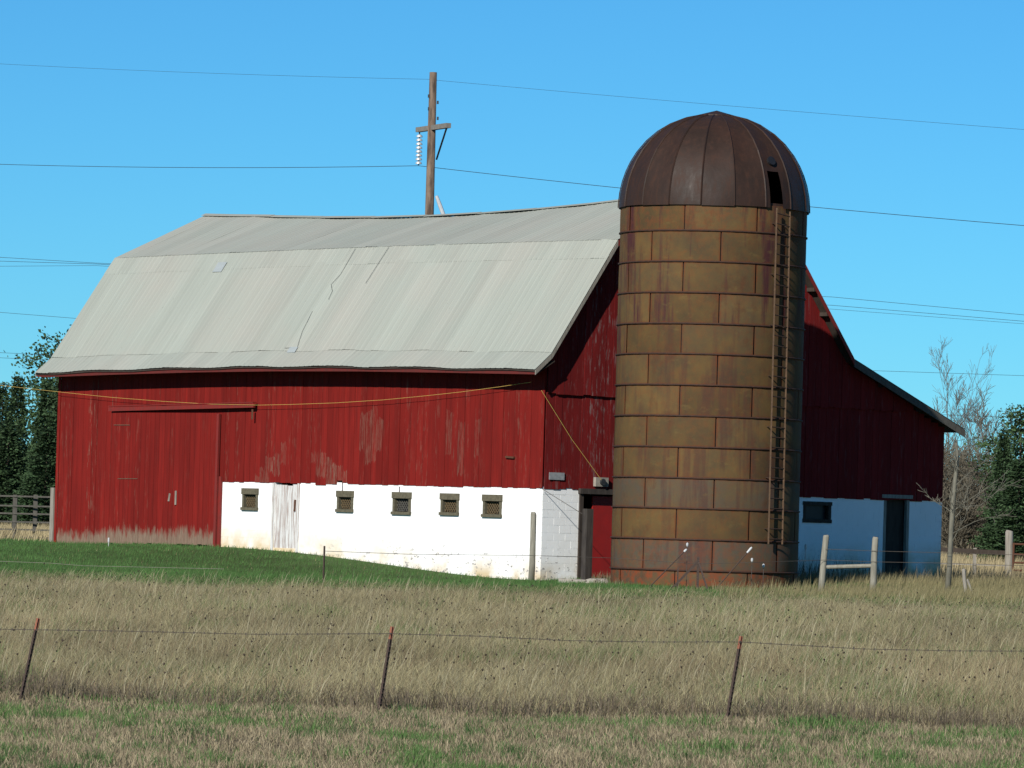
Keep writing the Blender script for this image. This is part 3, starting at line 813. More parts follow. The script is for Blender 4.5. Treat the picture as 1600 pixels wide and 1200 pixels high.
# dome: ribbed gores round an open hatch
ZD = zrows[0]; RD = SR + .05; HD = at(1110, 176, SY).z - ZD
NG = 18; GA = 2 * math.pi / NG; G0 = RAD(-10)
hatch_a = math.asin((1202 - 1111) / 146.0)
gi_h = 2
def D(a, t, bulge=0.0):     # t 0..1 from rim to crown
    ph = t * math.pi / 2
    return S(a, (RD + bulge) * math.cos(ph) ** .93, ZD - .06 + (HD + bulge) * math.sin(ph))
TS = [0, .03, .10, .18, .25, .32, .4, .5, .6, .7, .8, .9, .96]
m0 = MB(); m0.tube([S(0, 0, ZD + HD - .12), S(0, 0, ZD + HD - .08)], [.3, .3], 12)
dome = m0.build('dome', M['dome'], silo)
for gi in range(NG):
    a0 = G0 + gi * GA; m = MB(); n = 6; dent = rs.uniform(-.055, -.03); rim = rs.uniform(0, .03) + (.05 if 3 * 0 else 0)
    for ti in range(len(TS) - 1):
        for q in range(n):
            f0, f1 = q / n, (q + 1) / n
            bl = lambda f, t: (.0 + dent * math.sin(math.pi * f) * math.sin(math.pi * min(t * 1.3, 1)))
            ha, hb = a0 + f0 * GA, a0 + f1 * GA
            if gi == gi_h:
                t0, t1 = TS[ti], TS[ti+1]
                if t1 <= .26 and 1 <= q <= 3: continue
            dz = Vector((0, 0, -rim)) if ti == 0 else Vector((0, 0, 0))
            m.quad(D(ha, TS[ti], bl(f0, TS[ti])) + dz, D(hb, TS[ti], bl(f1, TS[ti])) + dz, D(hb, TS[ti+1], bl(f1, TS[ti+1])), D(ha, TS[ti+1], bl(f0, TS[ti+1])))
    m.build('dome_panel', M['dome'], silo, True)
    m = MB(); hw = .022 / SR
    for ti in range(len(TS) - 1):
        t0, t1 = TS[ti], TS[ti+1]; k0, k1 = hw / max(math.cos(t0 * math.pi / 2), .12), hw / max(math.cos(t1 * math.pi / 2), .12)
        m.quad(D(a0 - k0, t0, .004), D(a0, t0, .028), D(a0, t1, .028), D(a0 - k1, t1, .004)); m.quad(D(a0, t0, .028), D(a0 + k0, t0, .004), D(a0 + k1, t1, .004), D(a0, t1, .028))
    m.build('dome_rib', M['dome'], silo)
m = MB(); nn_ = 24; rc = RD * .20
for q in range(nn_):
    a, b = 2 * math.pi * q / nn_, 2 * math.pi * (q + 1) / nn_
    ph = math.acos((rc / RD) ** (1 / .93)); zc = ZD - .06 + HD * math.sin(ph) + .03
    m.quad(S(a, rc, zc - .05), S(b, rc, zc - .05), S(b, rc * .97, zc), S(a, rc * .97, zc))
    n0 = len(m.v); m.v += [S(a, rc * .97, zc), S(b, rc * .97, zc), S(0, 0, ZD + HD + .06)]; m.f.append((n0, n0+1, n0+2))
m.build('dome_cap', M['dome'], silo)
# round vent above the hatch: a black disc stands in for the shade inside its hole
ac = RAD(39); c = D(ac, .325); nrm = (c - Vector((SC.x, SC.y, ZD + .2))).normalized()
m = MB(); m.tube([c - nrm * .05, c + nrm * .02], .12, 16); m.build('vent', M['black'], silo)
# added black inner shell; the hatch's inside shade is in its colour
m = MB()
for q in range(24):
    a, b = 2 * math.pi * q / 24, 2 * math.pi * (q + 1) / 24
    for ti in range(0, 10, 2):
        t0, t1 = TS[ti + 1], TS[min(ti + 3, len(TS) - 1)]
        m.quad(D(a, t0, -1.3), D(b, t0, -1.3), D(b, t1, -1.3), D(a, t1, -1.3))
m.build('hatch_dark_shell', M['black'], silo)
# ladder
def LAD(y, x, out): # a point on the ladder line at pixel height y
    z = at(1200, y, SY - SR * .7).z
    a = math.asin(((x - 1111) + (y - 330) * .0288) / 146.0); return S(a, SR + out, z)
lt, lb_ = (1197, 326), (1183, 850); rt, rb = (1217, 330), (1204, 850)
m = MB(); m.bar(LAD(lt[1], lt[0], .16), LAD(lb_[1], lb_[0], .16), .04, .03); rail = m.build('ladder_rail', M['rail_rust'], silo)
m = MB(); m.bar(LAD(rt[1], rt[0], .16), LAD(rb[1], rb[0], .16), .04, .03); m.build('ladder_rail', M['rail_rust'], silo)
for q in range(33):
    f = (q + .5) / 33
    pl = LAD(lt[1], lt[0], .16).lerp(LAD(lb_[1], lb_[0], .16), f); pr = LAD(rt[1], rt[0], .16).lerp(LAD(rb[1], rb[0], .16), f)
    m = MB(); m.tube([pl, pr], .017, 6); m.build('ladder_rung', M['rung'], silo)
    if q % 5 == 1:
        for pp in (pl, pr):
            m = MB(); dv = (Vector((SC.x, SC.y, pp.z)) - pp).normalized(); m.bar(pp, pp + dv * .17, .03, .02); m.build('ladder_bracket', M['rung'], silo)

# ------------------------------------------------------------------ utility pole and lines
PY = 156.0
pt = at(677, 113, PY); pb = at(671, 333, PY); dv = (pb - pt).normalized()
foot = pt + dv * ((pt.z - 1.2) / -dv.z)
pole = thing('utility_pole', foot, 'tall brown wooden utility pole with cross arm rising behind the barn roof', 'utility pole')
m = MB(); m.tube([foot, foot.lerp(pt, .5), pt], [.17, .155, .115], 12); m.build('pole', M['pole'], pole, True)
aL = at(653, 203, PY + 1.1); aR = at(701, 196, PY - 1.25)
nrm = (aR - aL).cross(UP).normalized()
off = -nrm * .0
m = MB(); m.bar(aL, aR, .15, .16, UP); arm = m.build('cross_arm', M['arm'], pole)
bb = at(682, 249, PY - .15); m = MB(); m.bar(aR.lerp(aL, .06) - UP * .06, bb, .05, .05); m.build('brace', M['cable'], pole)
ins_top = at(655.5, 209, PY + 1.0); ins_bot = at(654, 258, PY + 1.0)
m = MB(); m.tube([ins_top + UP * .12, ins_bot], .022, 6); ins = m.build('insulator_string', M['wire'], pole)
for q in range(8):
    c = ins_top.lerp(ins_bot, (q + .6) / 8.2); m = MB()
    m.tube([c + UP * .05, c + UP * .015, c - UP * .035, c - UP * .045], [.04, .09, .105, .04], 12); m.build('insulator_disc', M['porcelain'], ins)
for y, s in ((160, 1), (150, -1), (170, -1), (185, 1)):
    c = at(677 + 7 * s, y, PY - .05); m = MB(); m.bar(c - UP * .05, c + UP * .05, .06, .06); m.build('step_bolt', M['cable'], pole)
gt, gbm = at(682, 306, PY - .1), at(693, 336, PY - .1)
m = MB(); m.tube([gt, gt.lerp(gbm, .5), gbm + (gbm - gt) * 3.0], [.05, .065, .06], 8); m.build('guy_guard', M['white_plastic'], pole)

def wire_thing(name, pts, Ys, rad, mat, label, cat, group=None, n=12, sagpx=0.0):
    """wire through pixel-measured points at given depths, smoothed"""
    P = [at(x, y, Y) for (x, y), Y in zip(pts, Ys)]
    out = []
    for a, b in zip(P[:-1], P[1:]):
        for q in range(n): 
            f = q / n; p = a.lerp(b, f); p.z -= sagpx * 4 * f * (1 - f); out.append(p)
    out.append(P[-1]); m = MB(); m.tube(out, rad, 5)
    return build_at(m, name, mat, label, cat, group)
GPL = 'power lines behind the barn'
wire_thing('power_line', [(-260, 84), (674, 124)], [175, PY], .0045, M['cable'], 'topmost power line running left from the pole top', 'power line', GPL, sagpx=.12)
wire_thing('power_line', [(678, 125), (1860, 222)], [PY, 138], .0045, M['cable'], 'topmost power line running right from the pole top over the silo dome', 'power line', GPL, sagpx=.05)
wire_thing('power_line', [(-260, 246), (654, 259)], [176, PY + 1], .009, M['cable'], 'power line running left from the insulator string', 'power line', GPL, sagpx=.18)
wire_thing('power_line', [(654, 259), (1860, 373)], [PY + 1, 138], .009, M['cable'], 'power line running right from the insulator string behind the dome', 'power line', GPL, sagpx=.12)
for (ya, yb, yc, yd, rr, lab) in ((402, 411, 464, 492, .009, 'upper of three close power lines beyond barn, meeting roof by its left break'),
                                 (408, 412.5, 477, 502, .009, 'middle of three close power lines beyond the barn roof break'),
                                 (416, 415, 483, 506, .007, 'lowest of three close power lines beyond the barn roof break'),
                                 (488, 500, 577, 587, .008, 'single power line beyond barn meeting middle of the lower roof slope'),
                                 (551, 558, 641, 653, .008, 'upper of the two low power lines just above the left conifers'),
                                 (559, 566, 649, 662, .008, 'lower of the two low power lines just above the left conifers')):
    wire_thing('power_line', [(-260, ya - 11), (0, ya), (150, yb), (1300, yc), (1600, yd), (1860, yd + 12)], [215] * 6, rr, M['cable'], lab, 'power line', GPL, n=4)
# yellow cords
cp = [(-160, 592), (0, 602), (98, 613), (175, 621), (253, 627), (330, 631.5), (405, 633), (454, 632), (525, 629.5), (597, 625), (660, 619), (720, 612.5), (780, 604.5), (830, 597)]
m = MB(); m.tube([B(front(x, y, -.22)[0], -.22, front(x, y, -.22)[1]) for x, y in cp], .0055, 5)
build_at(m, 'cord', M['cord'], 'thin yellow cord sagging across the red front boards under the eave', 'cord')
ga, gb_ = gable(846, 610, -.14), gable(944, 756, -.16)
m = MB(); m.tube([B(-.14, ga[0], ga[1]), B(-.15, (ga[0]+gb_[0])/2 - .04, (ga[1]+gb_[1])/2 - .05), B(-.16, gb_[0], gb_[1])], .008, 5)
build_at(m, 'cord', M['cord'], 'yellow cord slanting down the gable from barn corner to the meter box', 'cord')
ga, gb_ = gable(849, 764, -.1), gable(910, 803, -1.6)
m = MB(); m.tube([B(-.06, ga[0], ga[1]), B(-1.6, gb_[0], gb_[1])], .008, 5); build_at(m, 'wire', M['wire'], 'thin wire from barn corner to the dark post by the gable doorway', 'wire')

# ------------------------------------------------------------------ posts and fences
def wood_post(px, y0, y1, Y, rad, mat, label, name='fence_post', lean=0, square=False, group='posts round the barnyard', x1=None):
    top = at(px, y0, Y); bot = at(px - (y1 - y0) * .0288 - lean if x1 is None else x1, y1, Y); zg = gz(bot.x, bot.y)
    bot = bot + (top - bot).normalized() * ((zg - .15 - bot.z) / max((top - bot).normalized().z, .3))
    m = MB(); rr = random.Random(int(px * 7))
    if square: m.bar(bot, top, rad * 2, rad * 1.8, Vector((.8, .6, 0)))
    else:
        pts = [bot.lerp(top, f) + Vector((rr.uniform(-.01, .01), rr.uniform(-.01, .01), 0)) for f in (0, .3, .65, .97, 1)]
        m.tube(pts, [rad * 1.08, rad, rad * .96, rad * .93, rad * .75], 10)
    return build_at(m, name, mat, label, 'fence post', group, not square, base=bot)
def ycorner(x): return 128.6
wood_post(833, 800, 906, 130.15, .075, M['pale_wood'], 'grey round post standing before the white corner of the barn')
wood_post(919, 795, 910, 128.4, .105, M['tie_wood'], 'thick dark square timber post in front of the gable doorway', square=True)
p1 = wood_post(1291, 836, 924, 124.5, .085, M['pale_wood'], 'pale wooden post nearest the silo before the shaded white wall', lean=6)
p2 = wood_post(1368, 839, 930, 124.0, .085, M['pale_wood'], 'pale wooden post before the shaded lean-to door', lean=2)
a, b = at(1292, 886, 124.45), at(1364, 884, 124.0); m = MB(); m.tube([a, b], .05, 8)
build_at(m, 'brace_rail', M['pale_wood'], 'horizontal wooden brace between two pale posts right of the silo', 'rail')
wood_post(1505, 889, 938, 122.5, .05, M['grey_wood'], 'short weathered stake leaning in weeds right of the pale tree', lean=-8)
wood_post(1512, 905, 948, 122.3, .03, M['grey_wood'], 'thin stick leaning against the short stake right of the pale tree', lean=-14)
wood_post(1577, 829, 890, 151, .13, M['grey_wood'], 'thick grey gate post at right edge of frame', lean=-1)
wood_post(86, 762, 846, 148.0, .10, M['grey_wood'], 'grey board post touching the left corner of the barn', square=True)
# steel posts in the lawn
for px, y0, y1, Y, mat, lab in ((507, 853, 915, 117.5, M['post_brown'], 'thin dark steel post on the lawn edge before the white wall'),
                          (170, 840, 852, 141.0, M['white_plastic'], 'small white marker stake at the foot of the sliding door'),
                          (1259, 850, 862, 127.5, M['white_plastic'], 'white insulator stake right of the silo before shaded wall')):
    top = at(px, y0, Y); m = MB(); zb = gz(top.x, top.y) - .1
    if mat is M['post_brown']:
        m.bar(Vector((top.x, top.y, zb)), top, .045, .02); m.bar(Vector((top.x, top.y - .02, zb)), top - Vector((0, .02, 0)), .012, .03)
    else:
        zb = max(zb, at(px, y1, Y).z - .5)
        m.tube([Vector((top.x, top.y, zb)), top - UP * .12], .012, 6); m.tube([top - UP * .14, top - UP * .1, top - UP * .02, top], [.02, .028, .028, .012], 8)
    build_at(m, 'stake' if mat is not M['post_brown'] else 'steel_post', mat, lab, 'stake')
# electric fence clutter in front of the silo
m = MB()
def gnd(p, sink=.08): return Vector((p.x, p.y, gz(p.x, p.y) - sink))
def slant(xb, yb, xt, yt, Y, rad, mat, label, tip):
    a, b = at(xb, yb, Y), at(xt, yt, Y); a = a + (a - b).normalized() * .12
    t = thing('fence_rod', a, label, 'rod', 'slanting rods before the silo')
    m = MB(); m.tube([a, b], rad, 6); m.build('rod', mat, t)
    m = MB(); d = (b - a).normalized(); m.tube([b - d * tip, b - d * .02, b + d * .02], [rad * 1.6, rad * 1.9, rad * 1.2], 8); m.build('insulator', M['white_plastic'], t)
slant(1016, 916, 1072, 859, 123.3, .016, M['post_brown'], 'slanting dark rod with white tip left of the small brace before silo', .07)
slant(1112, 928, 1174, 856, 122.9, .016, M['post_brown'], 'slanting dark rod with pale tip below the foot of the ladder', .16)
fr = thing('fence_anchor', gnd(at(1090, 910, 123.4)), 'small rusty steel brace with struts at the foot of the silo', 'fence anchor')
hd = at(1091, 877, 123.4)
m = MB(); m.bar(gnd(hd), hd + UP * .1, .06, .06); m.build('post', M['post_brown'], fr)
m = MB(); m.bar(hd, gnd(at(1046, 912, 123.4)), .055, .05); m.build('strut', M['post_brown'], fr)
m = MB(); m.bar(hd, gnd(at(1108, 908, 122.9)), .04, .03); m.build('strut', M['post_brown'], fr)
q = at(1059, 900, 123.4); m = MB(); m.bar(gnd(q), q + UP * .2, .035, .035); m.build('stub', M['post_brown'], fr)
for px, y0, lab in ((1074, 851, 'thin stake with white insulator above the left slanting rod'), (1175, 875, 'thin stake with white insulator right of the small brace'), (1193, 884, 'short pale stake at the silo foot under the ladder')):
    top = at(px, y0, 123.6); m = MB(); m.tube([gnd(top), top], .008, 5)
    t = thing('insulator_stake', gnd(top), lab, 'stake', 'insulator stakes before the silo'); m.build('rod', M['wire'], t)
    m = MB(); m.tube([top - UP * .05, top - UP * .02, top + UP * .03, top + UP * .05], [.012, .03, .03, .01], 8); m.build('insulator', M['white_plastic'], t)
# fence strands round the yard
wire_thing('fence_wire', [(507, 861), (640, 866), (832, 868), (960, 872), (1090, 881), (1175, 879), (1290, 875), (1368, 878), (1483, 880), (1660, 886)],
           [117.5, 121, 129.1, 124.5, 123.4, 123.5, 124.4, 123.9, 123.4, 123], .006, M['wire'], 'thin fence wire strung from steel post past silo to right edge', 'wire', n=3)
wire_thing('fence_wire', [(1290, 858), (1368, 861), (1483, 864), (1660, 869)], [124.4, 123.9, 123.4, 123], .006, M['wire'], 'upper thin fence wire between the pale posts right of silo', 'wire', n=3)
wire_thing('fence_wire', [(-120, 873), (0, 877), (80, 880), (130, 884), (350, 889)], [120] * 5, .005, M['pale_wood'], 'pale wire lying across the lawn edge at left', 'wire', n=3)

# near fence: three rusty steel posts with orange tops, one barbed strand
near = []
for (xt, yt, xb, yb, lab) in ((60, 966, 28, 1112, 'leaning steel fence post with orange top at left edge of tall grass'),
                              (613, 979, 591, 1118, 'leaning steel fence post with orange top in the middle of the tall grass edge'),
                              (1158, 994, 1134, 1136, 'leaning steel fence post with orange top at right, below the silo')):
    Y = 66.6; t, b = at(xt, yt, Y), at(xb, yb, Y); d = (t - b).normalized(); b = b - d * max(0, (b.z - gz(b.x, b.y)) / d.z + .1)
    post = thing('steel_post', b, lab, 'fence post', 'orange topped steel posts of the near fence')
    s = b.lerp(t, 1 - .17 / (t - b).length)
    m = MB(); m.bar(b, s, .05, .012, Vector((1, -.3, 0))); m.bar(b + Vector((0, -.02, 0)), s + Vector((0, -.02, 0)), .012, .036, Vector((1, -.3, 0)))
    for q in range(12): 
        c = b.lerp(s, .2 + .065 * q) + Vector((0, -.045, 0)); m.bar(c - d * .008, c + d * .008, .02, .015)
    m.build('shaft', M['post_brown'], post)
    m = MB(); m.bar(s, t, .051, .013, Vector((1, -.3, 0))); m.bar(s + Vector((0, -.02, 0)), t + Vector((0, -.02, 0)), .013, .037, Vector((1, -.3, 0))); m.build('painted_top', M['orange'], post)
wp = [(-220, 978), (0, 983), (57, 984), (190, 986), (400, 991), (609, 990), (750, 994), (890, 1001), (1020, 1003), (1156, 1003), (1350, 1014), (1500, 1017), (1820, 1018)]
P = [at(x, y, 66.55) for x, y in wp]; out = []
for a, b in zip(P[:-1], P[1:]): out += [a.lerp(b, q / 4) for q in range(4)]
m = MB(); m.tube(out + [P[-1]], .0045, 5)
for a, b in zip(P[:-1], P[1:]):
    nb = max(2, int((b - a).length / .13))
    for q in range(nb):
        c = a.lerp(b, q / nb); m.bar(c - UP * .016 - Vector((.008, 0, 0)), c + UP * .016 + Vector((.008, 0, 0)), .006, .006); m.bar(c - UP * .016 + Vector((.008, 0, 0)), c + UP * .016 - Vector((.008, 0, 0)), .006, .006)
build_at(m, 'barbed_wire', M['wire'], 'single barbed wire strand along the orange topped posts', 'wire')

# board fence at far left, behind the barn corner
FY = 152.0
p_ = at(30, 842, FY)
bf = thing('board_fence', Vector((p_.x, p_.y, gz(p_.x, p_.y))), 'weathered grey rail fence left of the barn below the conifers', 'fence')
for y0, y1 in ((774, 778), (789, 793), (801, 805), (814, 818), (826, 830), (838, 841)):
    a, b = at(-110, y0 - 2, FY + 1), at(92, y0 + 3, FY); m = MB(); m.bar(a, b, (y1 - y0) / F * FY * .62, .04, UP); m.build('rail', M['old_rail'], bf)
for x in (-80, -30, 24, 56):
    t = at(x, 773, FY + .4); m = MB(); m.bar(Vector((t.x, t.y, gz(t.x, t.y) - .2)), t, .13, .1); m.build('post', M['old_rail'], bf)
# rail fence and rusty gate at far right
a, b = at(1462, 858, 152), at(1574, 864, 151.2); p_ = a.lerp(b, .5)
rf = thing('rail_fence', Vector((p_.x, p_.y, gz(p_.x, p_.y))), 'dark plank rail fence between barn and gate post at right', 'fence')
m = MB(); m.bar(a, b, .05, .13, Vector((0, 1, 0))); m.build('rail', M['dark_wood'], rf)
a2, b2 = at(1462, 880, 152), at(1574, 884, 151.2); m = MB(); m.bar(a2, b2, .03, .04, Vector((0, 1, 0))); m.build('rail', M['grey_wood'], rf)
for f in (.02, .55):
    c = a.lerp(b, f); m = MB(); m.bar(Vector((c.x, c.y + .06, gz(c.x, c.y) - .2)), c + Vector((0, .06, .1)), .1, .09); m.build('post', M['grey_wood'], rf)
ga_, gb2 = at(1586, 850, 150.5), at(1720, 858, 150)
gt_ = thing('farm_gate', Vector((ga_.x, ga_.y, gz(ga_.x, ga_.y))), 'rusty tubular farm gate cut by the right edge of the photo', 'gate')
for y in (850, 866, 879, 891):
    a, b = at(1584, y, 150.5), at(1720, y + 5, 150); m = MB(); m.tube([a, b], .03, 8); m.build('rail', M['rust'], gt_)
for x in (1584, 1650, 1720):
    a = at(x, 848 + (x - 1584) * .03, 150.5); m = MB(); m.tube([a, a - UP * .85], .035, 8); m.build('upright', M['rust'], gt_)
# flat stones at the doorway
for x, y, s, lab in ((897, 909, .45, 'flat pale stone left of the dark post at gable doorway'), (930, 905, .32, 'flat pale stone between dark post and silo'), (938, 911, .26, 'small pale stone at the left foot of the silo')):
    c = at(x, y, 127.6 if x < 925 else 127.3); c.z = gz(c.x, c.y); m = MB(); rr = random.Random(x); n = 9; h = .10
    ang = [2 * math.pi * q / n for q in range(n)]; rad = [s * rr.uniform(.7, 1.1) for _ in ang]
    lo = [c + Vector((math.cos(a_) * r_, math.sin(a_) * r_ * .6, -.05)) for a_, r_ in zip(ang, rad)]; hi = [c + Vector((math.cos(a_) * r_ * .86, math.sin(a_) * r_ * .5, h * rr.uniform(.8, 1.2))) for a_, r_ in zip(ang, rad)]
    n0 = len(m.v); m.v += lo + hi
    for q in range(n): m.f.append((n0 + q, n0 + (q+1) % n, n0 + n + (q+1) % n, n0 + n + q))
    m.f.append(tuple(n0 + n + q for q in range(n))); build_at(m, 'stone', M['stone'], lab, 'stone', 'stones by the doorway')

# ------------------------------------------------------------------ trees
def needle_mesh(name, h, R, seed, kind='spruce'):
    r = np.random.default_rng(seed); P = []; A = []; SZ = []; C = []
    nb = 0; z = h * .06
    while z < h * .985:
        f = z / h
        if kind == 'spruce':
            reach = R * (1 - f) ** .85 * r.uniform(.75, 1.15) + .12; nbr = max(4, int(11 * (1 - f) + 3)); step = h * .028
        else:
            reach = R * (math.sin(min(1, (1 - f) * 1.5 + .12) * math.pi / 2)) * (.5 + .5 * f if f < .4 else 1) * r.uniform(.5, 1.15); nbr = r.integers(3, 7); step = h * .045
        ph = r.uniform(0, 6.28)
        for q in range(nbr):
            a = ph + 6.28 * q / nbr + r.normal(0, .25); rr = reach * r.uniform(.7, 1.1)
            shade = r.uniform(.65, 1.35)
            n = int((75 if kind == 'spruce' else 110) * max(.3, rr / R) + 12)
            t = r.random(n) ** (.6 if kind == 'spruce' else .28)
            if kind == 'spruce':
                zz = z - .22 * rr * t + .15 * rr * t * t
                sp = .10 * R * (1.15 - t) + .06
            else:
                zz = z + .35 * rr * t; sp = np.full(n, .13 * R)
            x = np.cos(a) * rr * t + r.normal(0, 1, n) * sp; y = np.sin(a) * rr * t + r.normal(0, 1, n) * sp
            P.append(np.stack((x, y, zz + r.normal(0, 1, n) * sp * .55), 1)); A.append(np.full(n, a) + r.normal(0, .6, n))
            SZ.append(np.full(n, .032 * R + .06) * r.uniform(.6, 1.4, n))
            g = shade * r.uniform(.7, 1.3, n)
            base = np.array((.040, .072, .030)) if kind == 'spruce' else np.array((.050, .088, .034))
            C.append(base * g[:, None] * np.array((1, 1, 1)))
        z += step * r.uniform(.8, 1.25)
    nc = 2600 if kind == 'spruce' else 700          # larger, darker needle quads filling the crown round the trunk
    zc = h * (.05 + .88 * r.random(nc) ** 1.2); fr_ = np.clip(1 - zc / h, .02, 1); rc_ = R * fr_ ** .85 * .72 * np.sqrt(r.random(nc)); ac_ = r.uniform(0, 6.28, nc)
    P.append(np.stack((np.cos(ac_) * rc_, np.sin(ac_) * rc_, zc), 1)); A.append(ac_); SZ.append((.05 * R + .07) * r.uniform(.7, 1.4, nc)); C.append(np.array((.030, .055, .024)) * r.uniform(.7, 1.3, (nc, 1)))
    P = np.concatenate(P); A = np.concatenate(A); SZ = np.concatenate(SZ); C = np.concatenate(C); n = len(P)
    d = np.stack((np.cos(A), np.sin(A), r.normal(-.1 if kind == 'spruce' else .35, .4, n)), 1); d /= np.linalg.norm(d, axis=1)[:, None]
    s = np.cross(d, r.normal(0, 1, (n, 3))); s /= np.linalg.norm(s, axis=1)[:, None]
    L, W = SZ[:, None] * 1.25, SZ[:, None] * .42
    V = np.stack((P - s * W * .4, P + d * L * .5 - s * W, P + d * L, P + d * L * .45 + s * W), 1).reshape(-1, 3)
    return fast_mesh(name, V, np.arange(4 * n), np.full(n, 4), M['needles'], np.repeat(C, 4, 0))
def trunk_mesh(h, rad, mat):
    m = MB(); m.tube([Vector((0, 0, -.3)), Vector((.03 * h * .1, 0, h * .5)), Vector((0, 0, h * .97))], [rad, rad * .6, rad * .08], 8)
    me = bpy.data.meshes.new('trunk'); me.from_pydata([tuple(v) for v in m.v], [], m.f); me.materials.append(mat); return me
KINDS = {}
for nm, h, R, sd, kd in (('spruce_a', 10, 2.6, 31, 'spruce'), ('spruce_b', 10, 2.1, 32, 'spruce'), ('spruce_c', 10, 3.0, 33, 'spruce'), ('pine_a', 10, 3.0, 34, 'pine'), ('pine_b', 10, 2.6, 35, 'pine')):
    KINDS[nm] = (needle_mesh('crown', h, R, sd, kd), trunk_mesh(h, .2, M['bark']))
def conifer(kind, px, ytop, Y, label, rot=0, width=1.0, group='conifers beyond the barn'):
    top = at(px, ytop, Y); zg = gz(top.x, top.y); s = (top.z - zg) / 10.0
    t = thing('spruce_tree' if 'spruce' in kind else 'pine_tree', Vector((top.x, top.y, zg)), label, 'tree', group)
    t.rotation_euler = (0, 0, rot); t.scale = (s * width, s * width, s)
    for nm, me in zip(('crown', 'trunk'), KINDS[kind]):
        o = bpy.data.objects.new(nm, me); col.objects.link(o); o.parent = t; ORG[o] = ORG[t]
    return t
conifer('spruce_a', 28, 585, 262, 'pointed spruce at left, second tip in from the left edge', 0, .8)
conifer('spruce_b', 5, 592, 258, 'slim spruce just inside the left edge, left of the pointed spruce', 1, .95)
conifer('spruce_c', 74, 592, 246, 'dark spruce between the pointed spruce and the barn, third tip from left edge', 2, .85)
conifer('pine_a', 92, 520, 268, 'tall open pine whose tip shows above the left eave of the barn', 3, .85)
conifer('spruce_b', 100, 575, 240, 'dark spruce half hidden by the left barn corner', 4, 1.1)
conifer('spruce_c', 14, 660, 226, 'lower bushy spruce in front at left edge', 5, 1.6)
conifer('spruce_a', 75, 668, 222, 'lower bushy spruce in front beside the barn corner', 6, 1.7)
conifer('spruce_a', -50, 610, 250, 'taller spruce mostly cut off by the left edge of the photo', 7, 1.5)
conifer('spruce_c', -48, 650, 228, 'low spruce mostly cut off by the left edge of the photo', 8, 1.6)
conifer('pine_b', 1596, 640, 186, 'tall green pine at right edge of the photo', 0, 1.15, 'conifers beyond the yard at right')
conifer('spruce_a', 1569, 668, 184, 'green conifer left of the pine at right edge', 1, .8, 'conifers beyond the yard at right')
conifer('spruce_c', 1594, 716, 180, 'low bushy conifer in front at right edge', 2, 1.5, 'conifers beyond the yard at right')
conifer('pine_a', 1650, 650, 190, 'pine mostly cut off by the right edge, behind the tall green pine', 4, 1.2, 'conifers beyond the yard at right')

def bare_tree(name, px, ytop, Y, label, mat, seed, spread=.5, levels=5, trunk=.012, stems=1, first=.28, minr=.007, upw=.25, nk=(3, 5), group=None, width_lim=None):
    top = at(px, ytop, Y); zg = gz(top.x, top.y); H = top.z - zg; r = random.Random(seed)
    t = thing(name, Vector((top.x, top.y, zg)), label, 'tree' if 'tree' in name else 'shrub', group)
    T, Cn = MB(), MB()
    def grow(p, d, L, rad, lev):
        m = T if lev == 0 else Cn; n = 4 if lev < 2 else 3; pts = [p]; rads = [rad]; q = p.copy(); dd = d.copy()
        for i in range(n):
            dd = (dd + Vector((r.gauss(0, .11), r.gauss(0, .11), r.gauss(0, .06) + (upw * .12 if lev else .02)))).normalized(); q = q + dd * (L / n); pts.append(q.copy()); rads.append(max(rad * (1 - .78 * (i + 1) / n), minr))
        m.tube(pts, rads, 6 if lev == 0 else (4 if lev < 3 else 3), cap=False)
        if lev >= levels: return
        k = r.randint(*nk) + (5 if lev == 0 else 0)
        for i in range(k):
            f = first + (1 - first) * (i + r.random()) / k if lev == 0 else r.uniform(.2, 1.0)
            fi = f * n; i0 = min(int(fi), n - 1); pp = pts[i0].lerp(pts[i0 + 1], fi - i0); rr_ = rads[i0] + (rads[i0 + 1] - rads[i0]) * (fi - i0)
            az = r.uniform(0, 6.28); side = Vector((math.cos(az), math.sin(az), 0)); base = (pts[i0+1] - pts[i0]).normalized()
            side = (side - base * side.dot(base)).normalized()
            nd = (base * (1 - spread * .55) + side * spread * r.uniform(.7, 1.2) + UP * upw * .4).normalized()
            grow(pp, nd, L * (r.uniform(.38, .62) * (1.15 - .5 * f if lev == 0 else 1)), max(rr_ * .6, minr), lev + 1)
    for s in range(stems):
        d = Vector((r.gauss(0, .12) if stems > 1 else .01, r.gauss(0, .12) if stems > 1 else 0, 1)).normalized()
        grow(Vector((top.x + (r.gauss(0, .35) if stems > 1 else 0), top.y + (r.gauss(0, .3) if stems > 1 else 0), zg - .1)), d, H * (.86 if stems == 1 else r.uniform(.55, .85)), H * trunk, 0)
    T.build('trunk', mat, t, True); Cn.build('crown', mat, t)
    return t
BG = 'bare trees beyond the yard'
bare_tree('bare_tree', 1472, 580, 215, 'tallest leafless grey tree beyond the lean-to roof', M['grey_bark'], 41, .42, 4, .008, minr=.006, group=BG)
bare_tree('bare_tree', 1503, 650, 208, 'leafless tree just right of the tallest one', M['grey_bark'], 42, .45, 4, .009, minr=.007, group=BG)
bare_tree('bare_tree', 1538, 665, 222, 'leafless tree beside the conifers at right', M['brown_twig'], 43, .5, 4, .012, minr=.010, group=BG)
bare_tree('bare_tree', 1442, 660, 225, 'leafless tree rising close behind the lean-to eave', M['brown_twig'], 44, .5, 4, .012, minr=.009, group=BG)
